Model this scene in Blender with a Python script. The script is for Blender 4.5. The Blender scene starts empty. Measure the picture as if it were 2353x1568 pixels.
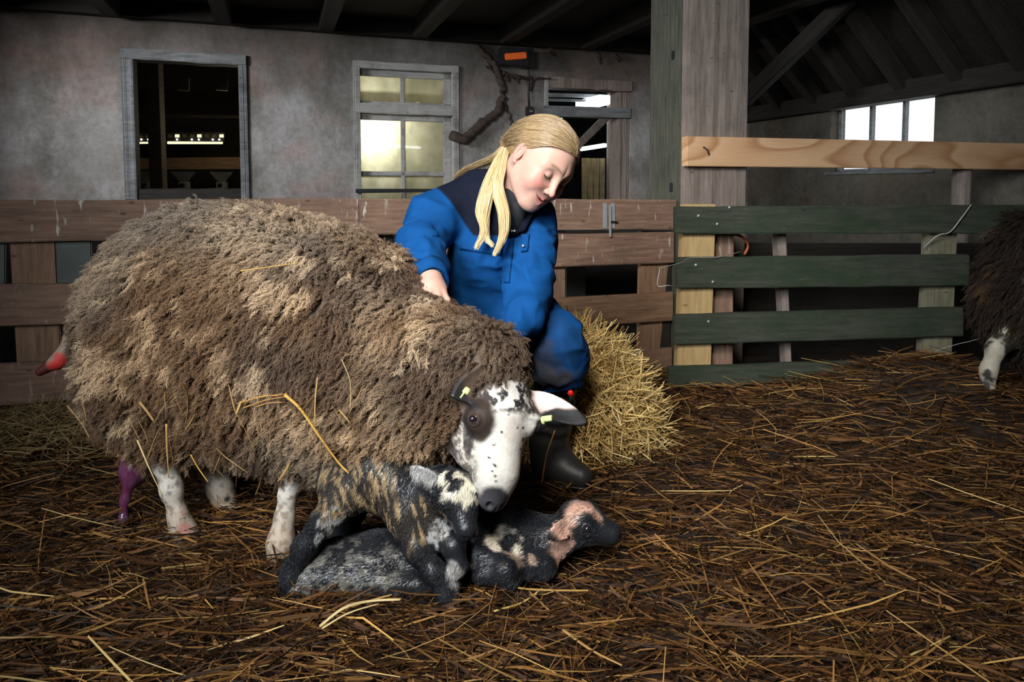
import bpy, bmesh, math, random
import numpy as np
from mathutils import Matrix, Vector
C = bpy.context.scene.collection
SC = bpy.context.scene
rng = np.random.default_rng(7)
random.seed(7)

# ------------------------------------------------------------------ camera
F = 1600.0; CX = 1176.5; CY = 528.0; HC = 0.85; PITCH = math.radians(3.5)
cam = bpy.data.objects.new('camera', bpy.data.cameras.new('camera')); C.objects.link(cam)
cam.location = (0, 0, HC); cam.rotation_euler = (math.radians(90) - PITCH, 0, 0)
cam.data.sensor_width = 36; cam.data.lens = F / 2353 * 36
cam.data.shift_y = -(784 - CY) / 2353
cam.data.clip_start = 0.02
SC.camera = cam
# ------------------------------------------------------------------ world, lights, exposure
SC.view_settings.view_transform = 'Standard'; SC.view_settings.look = 'None'
SC.view_settings.gamma = 1; SC.view_settings.use_curve_mapping = False
SC.view_settings.exposure = 0.0
W = bpy.data.worlds.new('World'); SC.world = W; W.use_nodes = True
W.node_tree.nodes['Background'].inputs[0].default_value = (0.75, 0.85, 1.0, 1)
W.node_tree.nodes['Background'].inputs[1].default_value = 0.02
def lamp(name, kind, loc, target, energy, color=(1, 1, 1), **kw):
    l = bpy.data.lights.new(name, kind); l.energy = energy; l.color = color
    for k, v in kw.items(): setattr(l, k, v)
    o = bpy.data.objects.new(name, l); C.objects.link(o); o.location = loc
    if target is not None:
        o.rotation_euler = (Vector(target) - Vector(loc)).to_track_quat('-Z', 'Y').to_euler()
    return o
# added key spot over the pen, and area fill for daylight behind the camera
lamp('key_spot', 'SPOT', (-0.35, -0.2, 2.3), (0.12, 1.85, 0.55), 310, (1.0, 0.94, 0.86), spot_size=math.radians(59), spot_blend=1.0, shadow_soft_size=0.28)  # added key light, no fitting hangs here
lamp('daylight_fill', 'AREA', (-1.3, -0.7, 1.9), (0.55, 2.5, 0.75), 40, (0.88, 0.94, 1.0), shape='RECTANGLE', size=1.2, size_y=1.4, spread=math.radians(80))  # unseen area light as daylight fill; no door is built
lamp('wall_wash_area', 'AREA', (-3.0, 2.7, 1.85), (0.0, 5.6, 0.25), 29, (0.95, 0.96, 1.0), shape='RECTANGLE', size=0.8, size_y=0.3, spread=math.radians(105))  # added unseen wash over the left part of the back wall
lamp('wall_wash_spot', 'SPOT', (0.9, 3.5, 1.15), (0.1, 5.6, 0.5), 75, (1.0, 0.87, 0.80), spot_size=math.radians(92), spot_blend=1.0, shadow_soft_size=0.2)  # added unseen spot that brightens the back wall

# ------------------------------------------------------------------ helpers
FWD = np.array([0, math.cos(PITCH), -math.sin(PITCH)]); UPV = np.array([0, math.sin(PITCH), math.cos(PITCH)])
def ray(px, py):
    return FWD + (px - CX) / F * np.array([1., 0, 0]) + (CY - py) / F * UPV
def P(px, py, Y):
    d = ray(px, py); return np.array([0, 0, HC]) + d * (Y / d[1])
def G(px, py, z=0.0):
    d = ray(px, py); return np.array([0, 0, HC]) + d * ((z - HC) / d[2])
def R(rpx, Y): return rpx * Y / F
def prop(o, label=None, cat=None, group=None, kind=None):
    if label: o['label'] = label
    if cat: o['category'] = cat
    if group: o['group'] = group
    if kind: o['kind'] = kind
    return o
def empty(name, loc, label=None, cat=None, group=None, kind=None):
    o = bpy.data.objects.new(name, None); C.objects.link(o); o.location = loc; o.empty_display_size = .05
    return prop(o, label, cat, group, kind)
def setparent(o, p):
    if p is not None:
        o.parent = p; o.matrix_parent_inverse = p.matrix_basis.inverted()
def npmesh(name, V, Fq, mat, parent=None, col=None, smooth=True, loc=None):
    V = np.asarray(V, np.float32); Fq = np.asarray(Fq, np.int32)
    n = Fq.shape[1]
    me = bpy.data.meshes.new(name)
    me.vertices.add(len(V)); me.loops.add(Fq.size); me.polygons.add(len(Fq))
    if loc is None: loc = V.mean(0) * np.array([1, 1, 0]) + np.array([0, 0, V[:, 2].min()])
    loc = np.asarray(loc, np.float32)
    me.vertices.foreach_set('co', (V - loc).ravel())
    me.loops.foreach_set('vertex_index', Fq.ravel())
    me.polygons.foreach_set('loop_start', np.arange(0, Fq.size, n, dtype=np.int32))
    me.polygons.foreach_set('use_smooth', np.full(len(Fq), smooth))
    if col is not None:
        a = me.color_attributes.new('Col', 'FLOAT_COLOR', 'POINT')
        cc = np.ones((len(V), 4), np.float32); cc[:, :3] = col
        a.data.foreach_set('color', cc.ravel())
    me.update(calc_edges=True); me.validate()
    if mat: me.materials.append(mat)
    o = bpy.data.objects.new(name, me); C.objects.link(o); o.location = loc
    setparent(o, parent)
    return o
def curves(name, PTS, RAD, COL, mat, parent=None, loc=(0, 0, 0)):
    """PTS (N,K,3) RAD (N,K) COL (N,K,3)"""
    N, K, _ = PTS.shape
    cu = bpy.data.hair_curves.new(name); cu.add_curves([K] * N)
    loc = np.asarray(loc, np.float32)
    cu.position_data.foreach_set('vector', (PTS - loc).astype(np.float32).ravel())
    a = cu.attributes.get('radius') or cu.attributes.new('radius', 'FLOAT', 'POINT')
    a.data.foreach_set('value', RAD.astype(np.float32).ravel())
    a = cu.attributes.new('Col', 'FLOAT_COLOR', 'POINT')
    cc = np.ones((N * K, 4), np.float32); cc[:, :3] = COL.reshape(-1, 3); a.data.foreach_set('color', cc.ravel())
    cu.materials.append(mat)
    o = bpy.data.objects.new(name, cu); C.objects.link(o); o.location = loc
    setparent(o, parent)
    return o
SC.cycles_curves.shape = 'THICK'; SC.cycles_curves.subdivisions = 2

# value noise ---------------------------------------------------------------
_tab = np.random.default_rng(3).random((64, 64, 64)).astype(np.float32)
def vn(p):
    i = np.floor(p).astype(np.int64); f = p - i; f = f * f * (3 - 2 * f)
    i0 = i & 63; i1 = (i + 1) & 63
    def t(a, b, c): return _tab[a[:, 0], b[:, 1], c[:, 2]]
    x, y, z = f[:, 0], f[:, 1], f[:, 2]
    a = t(i0, i0, i0) * (1 - x) + t(i1, i0, i0) * x; b = t(i0, i1, i0) * (1 - x) + t(i1, i1, i0) * x
    c = t(i0, i0, i1) * (1 - x) + t(i1, i0, i1) * x; d = t(i0, i1, i1) * (1 - x) + t(i1, i1, i1) * x
    return (a * (1 - y) + b * y) * (1 - z) + (c * (1 - y) + d * y) * z
def fbm(p, s, o=3):
    r = 0; w = .5; tot = 0
    for k in range(o):
        r = r + w * vn(p * s + 11.3 * k); tot += w; w *= .5; s *= 2.1
    return r / tot
def sstep(a, b, x): t = np.clip((x - a) / (b - a), 0, 1); return t * t * (3 - 2 * t)
def mixc(c0, c1, t): return np.asarray(c0) * (1 - t)[:, None] + np.asarray(c1) * t[:, None]

# signed distance shapes ------------------------------------------------------
def smin(a, b, k):
    h = np.maximum(k - np.abs(a - b), 0) / k; return np.minimum(a, b) - h * h * k * .25
def smax(a, b, k): return -smin(-a, -b, k)
def cone(p, a, b, ra, rb):
    a = np.asarray(a, float); ba = np.asarray(b, float) - a
    t = np.clip(((p - a) @ ba) / max(ba @ ba, 1e-12), 0, 1)
    return np.linalg.norm(p - a - t[:, None] * ba, axis=1) - (ra + (rb - ra) * t)
def ball(p, c, r): return np.linalg.norm(p - np.asarray(c), axis=1) - r
def ell(p, c, r, M=None):
    q = p - np.asarray(c)
    if M is not None: q = q @ M
    r = np.asarray(r); a = q / r; k0 = np.linalg.norm(a, axis=1); k1 = np.linalg.norm(a / r, axis=1)
    return k0 * (k0 - 1) / np.maximum(k1, 1e-9)
def frame(z, y):
    z = np.asarray(z, float); z = z / np.linalg.norm(z); y = np.asarray(y, float); y = y - (y @ z) * z; y /= np.linalg.norm(y)
    return np.stack([np.cross(y, z), y, z], 1)
def chain(p, pts, k):
    """pts: (px,py,Y,rpx) -> smooth chain of round cones"""
    Q = [(P(a, b, c), R(r, c)) for a, b, c, r in pts]
    d = None
    for (a, ra), (b, rb) in zip(Q[:-1], Q[1:]):
        e = cone(p, a, b, ra, rb); d = e if d is None else smin(d, e, k)
    return d
def surf(sdf, lo, hi, h, B=6, pad=0.012, proj=True):
    """sparse surface nets"""
    lo = np.asarray(lo, float); hi = np.asarray(hi, float)
    nb = np.ceil((hi - lo) / (h * B)).astype(int) + 1
    bi = np.stack(np.meshgrid(*[np.arange(n) for n in nb], indexing='ij'), -1).reshape(-1, 3)
    def ev(x): return np.concatenate([sdf(c) for c in np.array_split(x, max(1, len(x) // 400000))])
    d = ev(lo + (bi + .5) * h * B)
    bi = bi[np.abs(d) < h * B * .9 + pad]
    N = nb * B + 3
    key = lambda c: (c[..., 0] * N[1] + c[..., 1]) * N[2] + c[..., 2]
    oc = np.stack(np.meshgrid(*[np.arange(B + 1)] * 3, indexing='ij'), -1).reshape(-1, 3)
    kk = np.unique(key(bi[:, None] * B + oc[None]).ravel())
    cc = np.stack([kk // (N[1] * N[2]), kk // N[2] % N[1], kk % N[2]], 1)
    val = ev(lo + cc * h)
    oc = np.stack(np.meshgrid(*[np.arange(B)] * 3, indexing='ij'), -1).reshape(-1, 3)
    cells = (bi[:, None] * B + oc[None]).reshape(-1, 3)
    off = np.array([[i, j, k] for i in (0, 1) for j in (0, 1) for k in (0, 1)])
    ck = key(cells)
    cv = np.stack([val[np.searchsorted(kk, key(cells + o))] for o in off], 1)
    neg = (cv < 0).sum(1); m = (neg > 0) & (neg < 8)
    cells = cells[m]; cv = cv[m]; ck = ck[m]
    s = np.argsort(ck); cells = cells[s]; cv = cv[s]; ck = ck[s]
    acc = np.zeros((len(cells), 3)); cnt = np.zeros(len(cells))
    for a in range(8):
        for ax in range(3):
            if off[a][ax]: continue
            b = a + (4, 2, 1)[ax]
            va, vb = cv[:, a], cv[:, b]; x = (va < 0) != (vb < 0)
            t = va[x] / (va[x] - vb[x]); q = off[a] + np.zeros((x.sum(), 3)); q[:, ax] += t
            acc[x] += q; cnt[x] += 1
    V = lo + (cells + acc / cnt[:, None]) * h
    faces = []
    st = (N[1] * N[2], N[2], 1)
    for ax in range(3):
        b, c = (ax + 1) % 3, (ax + 2) % 3
        v1 = cv[:, (4, 2, 1)[ax]]; x = np.where((cv[:, 0] < 0) != (v1 < 0))[0]
        ids = []; ok = np.ones(len(x), bool)
        for o in (0, st[b], st[b] + st[c], st[c]):
            t = ck[x] - o; i = np.clip(np.searchsorted(ck, t), 0, len(ck) - 1); ok &= ck[i] == t; ids.append(i)
        q = np.stack(ids, 1); fl = cv[x, 0] < 0
        q[~fl] = q[~fl][:, ::-1]
        faces.append(q[ok])
    Fq = np.concatenate(faces)[:, ::-1]
    # outward check
    if proj:
        for _ in range(2):
            e = h * .5; d0 = ev(V); g = np.stack([ev(V + e * np.eye(3)[i]) - ev(V - e * np.eye(3)[i]) for i in range(3)], 1) / (2 * e)
            n2 = np.maximum((g * g).sum(1), .15)
            V = V - np.clip(d0 / n2, -h, h)[:, None] * g * .9
    a, b, c = V[Fq[:, 0]], V[Fq[:, 1]], V[Fq[:, 2]]
    nrm = np.cross(b - a, c - a)
    mid = V[Fq].mean(1); smp = rng.integers(0, len(Fq), 200)
    nn = nrm[smp] / (np.linalg.norm(nrm[smp], axis=1, keepdims=True) + 1e-12)
    if (sdf(mid[smp] + nn * h) < sdf(mid[smp] - nn * h)).sum() > 100: Fq = Fq[:, ::-1]
    return V, Fq
def sample_surface(V, Fq, n, keep=None):
    T = np.concatenate([Fq[:, [0, 1, 2]], Fq[:, [0, 2, 3]]])
    a, b, c = V[T[:, 0]], V[T[:, 1]], V[T[:, 2]]
    nr = np.cross(b - a, c - a); ar = np.linalg.norm(nr, axis=1)
    if keep is not None: ar = ar * keep((a + b + c) / 3)
    i = rng.choice(len(T), n, p=ar / ar.sum())
    u, v = rng.random(n), rng.random(n); f = u + v > 1; u[f] = 1 - u[f]; v[f] = 1 - v[f]
    p = a[i] + (b[i] - a[i]) * u[:, None] + (c[i] - a[i]) * v[:, None]
    nn = nr[i] / (np.linalg.norm(nr[i], axis=1, keepdims=True) + 1e-12)
    return p, nn
def unit(v): return v / (np.linalg.norm(v, axis=-1, keepdims=True) + 1e-9)

# ------------------------------------------------------------------ materials
def mat(name):
    m = bpy.data.materials.new(name); m.use_nodes = True
    nt = m.node_tree; b = nt.nodes['Principled BSDF']
    return m, nt, b
def N(nt, t, **kw):
    n = nt.nodes.new(t)
    for k, v in kw.items():
        if k.startswith('_'): setattr(n, k[1:], v)
        else: n.inputs[k.replace('__', ' ')].default_value = v
    return n
def ramp(nt, src, stops):
    r = nt.nodes.new('ShaderNodeValToRGB'); e = r.color_ramp.elements
    while len(e) < len(stops): e.new(.5)
    for x, (p, c) in zip(e, stops): x.position = p; x.color = (*c, 1)
    nt.links.new(src, r.inputs[0]); return r.outputs[0]
def mix(nt, a, b, fac, mode='MIX'):
    m = nt.nodes.new('ShaderNodeMix'); m.data_type = 'RGBA'; m.blend_type = mode
    for s, v in ((m.inputs[6], a), (m.inputs[7], b), (m.inputs[0], fac)):
        if hasattr(v, 'is_linked'): nt.links.new(v, s)
        elif isinstance(v, (int, float)): s.default_value = v
        else: s.default_value = (*v, 1)
    return m.outputs[2]
def bump(nt, b, h, strength, dist=.01):
    n = N(nt, 'ShaderNodeBump', Strength=strength, Distance=dist); nt.links.new(h, n.inputs['Height']); nt.links.new(n.outputs[0], b.inputs['Normal'])
def coords(nt, scale=(1, 1, 1), rand=True):
    tc = nt.nodes.new('ShaderNodeTexCoord'); mp = nt.nodes.new('ShaderNodeMapping'); mp.inputs['Scale'].default_value = scale
    nt.links.new(tc.outputs['Object'], mp.inputs[0])
    if rand:
        oi = nt.nodes.new('ShaderNodeObjectInfo'); ml = N(nt, 'ShaderNodeMath', _operation='MULTIPLY'); ml.inputs[1].default_value = 37
        nt.links.new(oi.outputs['Random'], ml.inputs[0]); cb = nt.nodes.new('ShaderNodeCombineXYZ')
        for i in range(3): nt.links.new(ml.outputs[0], cb.inputs[i])
        nt.links.new(cb.outputs[0], mp.inputs['Location'])
    return mp.outputs[0]
def noise(nt, vec, scale, detail=4, rough=.6):
    n = N(nt, 'ShaderNodeTexNoise', Scale=scale, Detail=detail, Roughness=rough); nt.links.new(vec, n.inputs['Vector']); return n.outputs['Fac']
def simple(name, col, rough=.6, metal=0, var=.25, nscale=12, bstr=.2, emit=None, spec=.4):
    m, nt, b = mat(name); v = coords(nt)
    f = noise(nt, v, nscale)
    c = ramp(nt, f, [(.3, tuple(x * (1 - var) for x in col)), (.7, tuple(min(1, x * (1 + var)) for x in col))])
    nt.links.new(c, b.inputs['Base Color']); b.inputs['Roughness'].default_value = rough; b.inputs['Metallic'].default_value = metal
    b.inputs['Specular IOR Level'].default_value = spec
    bump(nt, b, noise(nt, v, nscale * 6), bstr, .004)
    if emit: b.inputs['Emission Color'].default_value = (*emit[:3], 1); b.inputs['Emission Strength'].default_value = emit[3]
    return m
def wood(name, dark, light, stain=(.03, .025, .02), stain_amt=.5, rough=.75, streaks=False, moss=None, vert=False):
    m, nt, b = mat(name)
    g = coords(nt, (14, 14, 1.2) if vert else (1.2, 14, 14)); g1 = coords(nt, (1, 1, 1))
    a = noise(nt, g, 5, 6, .65)
    c = ramp(nt, a, [(.28, dark), (.72, light)])
    st = ramp(nt, noise(nt, g1, 5, 5, .7), [(.5, (0, 0, 0)), (.75, (1, 1, 1))])
    c = mix(nt, c, stain, mix(nt, (0, 0, 0), st, stain_amt))
    kn = N(nt, 'ShaderNodeTexVoronoi', Scale=7); nt.links.new(coords(nt, (1.0, 2.2, 2.2)), kn.inputs['Vector'])
    kf = ramp(nt, kn.outputs['Distance'], [(.04, (1, 1, 1)), (.1, (0, 0, 0))])
    c = mix(nt, c, tuple(x * .45 for x in dark), mix(nt, (0, 0, 0), kf, .75))
    if moss:
        mf = ramp(nt, noise(nt, coords(nt, (1, 2.5, 2.5)), 4, 6, .7), [(.42, (0, 0, 0)), (.62, (1, 1, 1))]); c = mix(nt, c, moss, mix(nt, (0, 0, 0), mf, .75))
        sc = ramp(nt, noise(nt, coords(nt, (3, 40, 40)), 6, 3), [(.68, (0, 0, 0)), (.74, (1, 1, 1))]); c = mix(nt, c, (.22, .23, .2), mix(nt, (0, 0, 0), sc, .35))
    if streaks:
        sf = ramp(nt, noise(nt, coords(nt, (26, 26, 5)), 2.2, 3, .55), [(.62, (0, 0, 0)), (.68, (1, 1, 1))])
        s2 = ramp(nt, noise(nt, g1, 3, 2), [(.45, (0, 0, 0)), (.6, (1, 1, 1))])
        c = mix(nt, c, (.62, .57, .5), mix(nt, (0, 0, 0), mix(nt, (0, 0, 0), sf, s2), .8))
    nt.links.new(c, b.inputs['Base Color']); b.inputs['Roughness'].default_value = rough; b.inputs['Specular IOR Level'].default_value = .3
    bump(nt, b, a, .35, .004)
    return m
def colmat(name, rough=.6, spec=.4, sss=0, bscale=0, bstr=.2, sheen=0, coat=0, attr='Col', var=0):
    m, nt, b = mat(name)
    a = nt.nodes.new('ShaderNodeAttribute'); a.attribute_name = attr; src = a.outputs['Color']
    if var:
        v = noise(nt, coords(nt, rand=False), var[0], 5, .7); r = ramp(nt, v, [(.3, (1 - var[1],) * 3), (.7, (1, 1, 1))]); src = mix(nt, src, r, 1.0, 'MULTIPLY')
    nt.links.new(src, b.inputs['Base Color'])
    b.inputs['Roughness'].default_value = rough; b.inputs['Specular IOR Level'].default_value = spec
    if sss: b.inputs['Subsurface Weight'].default_value = sss; b.inputs['Subsurface Radius'].default_value = (.012, .005, .003); b.inputs['Subsurface Scale'].default_value = .6
    if sheen: b.inputs['Sheen Weight'].default_value = sheen
    if coat: b.inputs['Coat Weight'].default_value = coat; b.inputs['Coat Roughness'].default_value = .15
    if bscale: bump(nt, b, noise(nt, coords(nt, rand=False), bscale, 4), bstr, .003)
    return m
M = {}
M['brown'] = wood('weathered_brown_wood', (.11, .066, .045), (.30, .18, .12), (.07, .055, .045), .6, streaks=True)
M['orange'] = wood('orange_brown_wood', (.13, .072, .042), (.31, .185, .11), (.09, .06, .04), .5)
M['brown_v'] = wood('upright_brown_wood', (.11, .066, .045), (.30, .18, .12), (.07, .055, .045), .6, streaks=True, vert=True)
M['orange_v'] = wood('upright_orange_wood', (.13, .072, .042), (.31, .185, .11), (.09, .06, .04), .5, vert=True)
M['greyboard'] = simple('grey_painted_board', (.085, .095, .085), .7, nscale=5)
M['green'] = wood('mossy_green_wood', (.022, .025, .017), (.058, .063, .043), (.05, .05, .042), .5, moss=(.017, .032, .015))
M['palewood'] = wood('pale_new_wood', (.32, .21, .09), (.5, .35, .16), (.2, .14, .07), .35, vert=True)
M['oldpale'] = wood('greyed_pale_wood', (.1, .095, .06), (.22, .2, .13), (.05, .05, .03), .5, vert=True)
M['post'] = wood('old_post_wood', (.14, .11, .09), (.31, .25, .21), (.08, .07, .06), .6, vert=True)
M['postgreen'] = wood('old_green_post_wood', (.04, .042, .03), (.12, .115, .085), (.03, .035, .025), .6, vert=True)
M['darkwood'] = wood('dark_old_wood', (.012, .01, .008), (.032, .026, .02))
M['greywood'] = wood('grey_flaking_wood', (.1, .105, .105), (.26, .27, .27), (.04, .04, .04), .7)
M['beamwood'] = wood('warm_beam_wood', (.12, .075, .045), (.25, .16, .1))
M['iron'] = simple('galvanised_iron', (.34, .35, .36), .45, .35, bstr=.1)
M['darkiron'] = simple('dark_iron', (.03, .03, .032), .5, .4)
M['black'] = simple('black_plastic', (.02, .02, .022), .45)
M['whitepaint'] = wood('flaking_white_paint', (.3, .29, .27), (.46, .45, .42), (.09, .085, .08), .75)
M['rope'] = simple('pale_twine', (.34, .33, .30), .8)
M['tube'] = simple('fluorescent_tube', (.9, .95, 1), .4, emit=(.85, .93, 1.0, 7))
M['heat'] = simple('heater_element', (.7, .15, .03), .4, emit=(1.0, .16, .02, .13))
M['bulb'] = simple('warm_bulb', (1, .9, .7), .4, emit=(1.0, .8, .5, 4))
def pine():
    m, nt, b = mat('fresh_pine')
    v = coords(nt, (.55, 2.3, 2.3)); ns = N(nt, 'ShaderNodeTexNoise', Scale=1.6, Detail=1.5, Roughness=.4); nt.links.new(v, ns.inputs['Vector'])
    ml = N(nt, 'ShaderNodeMath', _operation='MULTIPLY'); ml.inputs[1].default_value = 13; nt.links.new(ns.outputs['Fac'], ml.inputs[0])
    fr = N(nt, 'ShaderNodeMath', _operation='FRACT'); nt.links.new(ml.outputs[0], fr.inputs[0])
    c = ramp(nt, fr.outputs[0], [(0, (.78, .50, .29)), (.55, (.70, .42, .23)), (.85, (.50, .26, .12)), (1, (.75, .47, .27))])
    fine = noise(nt, coords(nt, (1.5, 50, 50)), 4, 3); c = mix(nt, c, ramp(nt, fine, [(.3, (.85, .8, .75)), (.7, (1, 1, 1))]), 1.0, 'MULTIPLY')
    nt.links.new(c, b.inputs['Base Color']); b.inputs['Roughness'].default_value = .55; bump(nt, b, fine, .1, .002)
    return m
M['pine'] = pine()
def plaster(name, base, light, pink, dark):
    m, nt, b = mat(name)
    v = coords(nt, rand=False)
    c = ramp(nt, noise(nt, v, 2.2, 6, .65), [(.35, base), (.65, light)])
    pf = ramp(nt, noise(nt, coords(nt, (1, 1, 1.3), rand=False), 1.1, 5, .65), [(.5, (0, 0, 0)), (.62, (1, 1, 1))]); c = mix(nt, c, pink, mix(nt, (0, 0, 0), pf, .65))
    df = ramp(nt, noise(nt, coords(nt, (1.7, 1.7, 1.1), rand=False), 1.6, 7, .7), [(.5, (0, 0, 0)), (.68, (1, 1, 1))]); c = mix(nt, c, dark, mix(nt, (0, 0, 0), df, .75))
    sp = ramp(nt, noise(nt, v, 26, 4, .7), [(.3, (.75, .72, .7)), (.6, (1, 1, 1))]); c = mix(nt, c, sp, 1.0, 'MULTIPLY')
    # shade under the loft, with stains, painted dark down from the wall head
    sx = nt.nodes.new('ShaderNodeSeparateXYZ'); nt.links.new(v, sx.inputs[0])
    ad = N(nt, 'ShaderNodeMath', _operation='MULTIPLY_ADD'); nt.links.new(noise(nt, v, 3, 5), ad.inputs[0]); ad.inputs[1].default_value = .7; nt.links.new(sx.outputs[2], ad.inputs[2])
    tf = ramp(nt, ad.outputs[0], [(0, (0, 0, 0)), (1, (1, 1, 1))]); tf.node.color_ramp.elements[0].position = 0
    mr = N(nt, 'ShaderNodeMapRange'); mr.inputs[1].default_value = 1.7; mr.inputs[2].default_value = 2.4; nt.links.new(ad.outputs[0], mr.inputs[0])
    c = mix(nt, c, (.06, .05, .04), mr.outputs[0])
    nt.links.new(c, b.inputs['Base Color']); b.inputs['Roughness'].default_value = .9; b.inputs['Specular IOR Level'].default_value = .15
    bump(nt, b, noise(nt, v, 9, 8, .7), .5, .02)
    return m
M['plaster'] = plaster('limewashed_plaster', (.225, .21, .185), (.42, .41, .40), (.40, .25, .21), (.11, .11, .085))
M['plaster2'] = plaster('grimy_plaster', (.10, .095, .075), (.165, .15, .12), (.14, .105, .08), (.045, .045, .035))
M['earth'] = simple('trodden_litter', (.02, .011, .006), .9, var=.6, nscale=18, bstr=.8)
M['straw'] = colmat('straw_stalks', .6, .18)
M['wool'] = colmat('wool_fibres', .75, .2)
M['hide'] = colmat('sheep_hide', .65, .3, bscale=120, bstr=.3, var=(60, .3))
M['wet'] = colmat('wet_lamb_coat', .26, .42, bscale=150, bstr=.5)
M['wetfur'] = colmat('wet_lamb_fur', .36, .28)
M['skin'] = colmat('skin', .5, .35, sss=.18, bscale=350, bstr=.06)
M['cloth'] = colmat('work_cloth', .85, .1, bscale=260, bstr=.25, sheen=.0, var=(9, .3))
M['hair'] = colmat('blond_hair', .38, .5)
M['boot'] = simple('black_rubber', (.02, .02, .02), .5, nscale=8)
M['shirt'] = simple('black_jersey', (.012, .013, .016), .9)
M['eye'] = simple('dark_eye', (.012, .01, .012), .08, var=.1, bstr=0, spec=.6)
M['tag'] = simple('yellow_tag', (.52, .60, .24), .45, var=.1)
M['red'] = simple('red_knob', (.7, .015, .02), .35, var=.1)
M['bark'] = simple('dry_bark', (.06, .04, .03), .9, var=.5, nscale=30, bstr=.8)
m, nt, b = mat('afterbirth_membrane')
c = ramp(nt, noise(nt, coords(nt, (3, 3, 1.2)), 9, 5), [(.35, (.10, .02, .05)), (.65, (.17, .08, .17))]); nt.links.new(c, b.inputs['Base Color']); b.inputs['Roughness'].default_value = .18; b.inputs['Subsurface Weight'].default_value = .2; b.inputs['Subsurface Radius'].default_value = (.01, .004, .006)
bump(nt, b, noise(nt, coords(nt, (6, 6, 2)), 8, 4), .4, .004)
M['sac'] = m
m, nt, b = mat('dirty_frosted_glass')
v = coords(nt, rand=True)
c = ramp(nt, noise(nt, coords(nt, (1, 1, .6)), 7, 6, .65), [(.3, (.42, .42, .32)), (.7, (.78, .77, .64))])
tr = nt.nodes.new('ShaderNodeBsdfTranslucent'); nt.links.new(c, tr.inputs[0]); ts = nt.nodes.new('ShaderNodeBsdfTransparent'); gl = N(nt, 'ShaderNodeBsdfGlossy', Roughness=.45)
m1 = N(nt, 'ShaderNodeMixShader'); m1.inputs[0].default_value = .22; nt.links.new(tr.outputs[0], m1.inputs[1]); nt.links.new(ts.outputs[0], m1.inputs[2])
m2 = N(nt, 'ShaderNodeMixShader'); m2.inputs[0].default_value = .05; nt.links.new(m1.outputs[0], m2.inputs[1]); nt.links.new(gl.outputs[0], m2.inputs[2])
nt.links.new(m2.outputs[0], nt.nodes['Material Output'].inputs[0]); M['glass'] = m
m, nt, b = mat('sunlit_opal_glass')
c = ramp(nt, noise(nt, coords(nt), 5, 3), [(.3, (.85, .93, .97)), (.7, (1, 1, 1))]); nt.links.new(c, b.inputs['Emission Color']); b.inputs['Emission Strength'].default_value = 1.15; b.inputs['Base Color'].default_value = (.3, .3, .3, 1)
M['skyglass'] = m

# ------------------------------------------------------------------ planes and planks
class Plane:
    """vertical plane through (x0,y0) running along unit direction t; n points to the camera"""
    def __init__(s, x0, y0, slope):
        s.o = np.array([x0, y0, 0.]); s.t = unit(np.array([1, slope, 0.])); s.n = np.array([s.t[1], -s.t[0], 0.])
        s.a = math.atan2(s.t[1], s.t[0])
    def hit(s, px, py):
        d = ray(px, py); c = np.array([0, 0, HC]); k = ((s.o - c) @ s.n) / (d @ s.n); q = c + d * k
        return (q - s.o) @ s.t, q[2]
    def w(s, u, z, off=0.): return s.o + s.t * u + np.array([0, 0, z]) + s.n * off
def quadbox(name, pl, uz, off, th, m, parent=None, bev=.004, wob=0.0):
    """solid board: 4 corners (u,z) counter-clockwise from lower left, front face at off, thickness th backwards"""
    uz = np.array(uz, float); cu, cz = uz.mean(0)
    bm = bmesh.new(); n = 10 if wob else 1
    rows = []
    for i in range(n + 1):
        f = i / n; lo = uz[0] * (1 - f) + uz[1] * f; hi = uz[3] * (1 - f) + uz[2] * f
        j = [random.uniform(-wob, wob) for _ in range(3)]
        y0 = -off + j[2]
        rows.append([bm.verts.new((lo[0] - cu, y0, lo[1] - cz + j[0])), bm.verts.new((hi[0] - cu, y0, hi[1] - cz + j[1])),
                     bm.verts.new((hi[0] - cu, y0 + th, hi[1] - cz + j[1])), bm.verts.new((lo[0] - cu, y0 + th, lo[1] - cz + j[0]))])
    for a, b in zip(rows[:-1], rows[1:]):
        for k in range(4): bm.faces.new((a[k], a[(k + 1) % 4], b[(k + 1) % 4], b[k]))
    bm.faces.new(rows[0][::-1]); bm.faces.new(rows[-1])
    bmesh.ops.recalc_face_normals(bm, faces=bm.faces)
    if bev:
        bmesh.ops.bevel(bm, geom=[e for e in bm.edges if e.calc_face_angle(0) > .6], offset=bev, segments=2, affect='EDGES')
    me = bpy.data.meshes.new(name); bm.to_mesh(me); bm.free(); me.materials.append(m)
    o = bpy.data.objects.new(name, me); C.objects.link(o)
    o.location = pl.w(cu, cz); o.rotation_euler = (0, 0, pl.a)
    setparent(o, parent); return o
def plank(name, pl, x0, yt0, yb0, x1, yt1, yb1, off, th, m, parent=None, **kw):
    return quadbox(name, pl, [pl.hit(x0, yb0), pl.hit(x1, yb1), pl.hit(x1, yt1), pl.hit(x0, yt0)], off, th, m, parent, **kw)
def upright(name, pl, x0t, x1t, yt, x0b, x1b, yb, off, th, m, parent=None, **kw):
    return quadbox(name, pl, [pl.hit(x0b, yb), pl.hit(x1b, yb), pl.hit(x1t, yt), pl.hit(x0t, yt)], off, th, m, parent, **kw)
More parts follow.
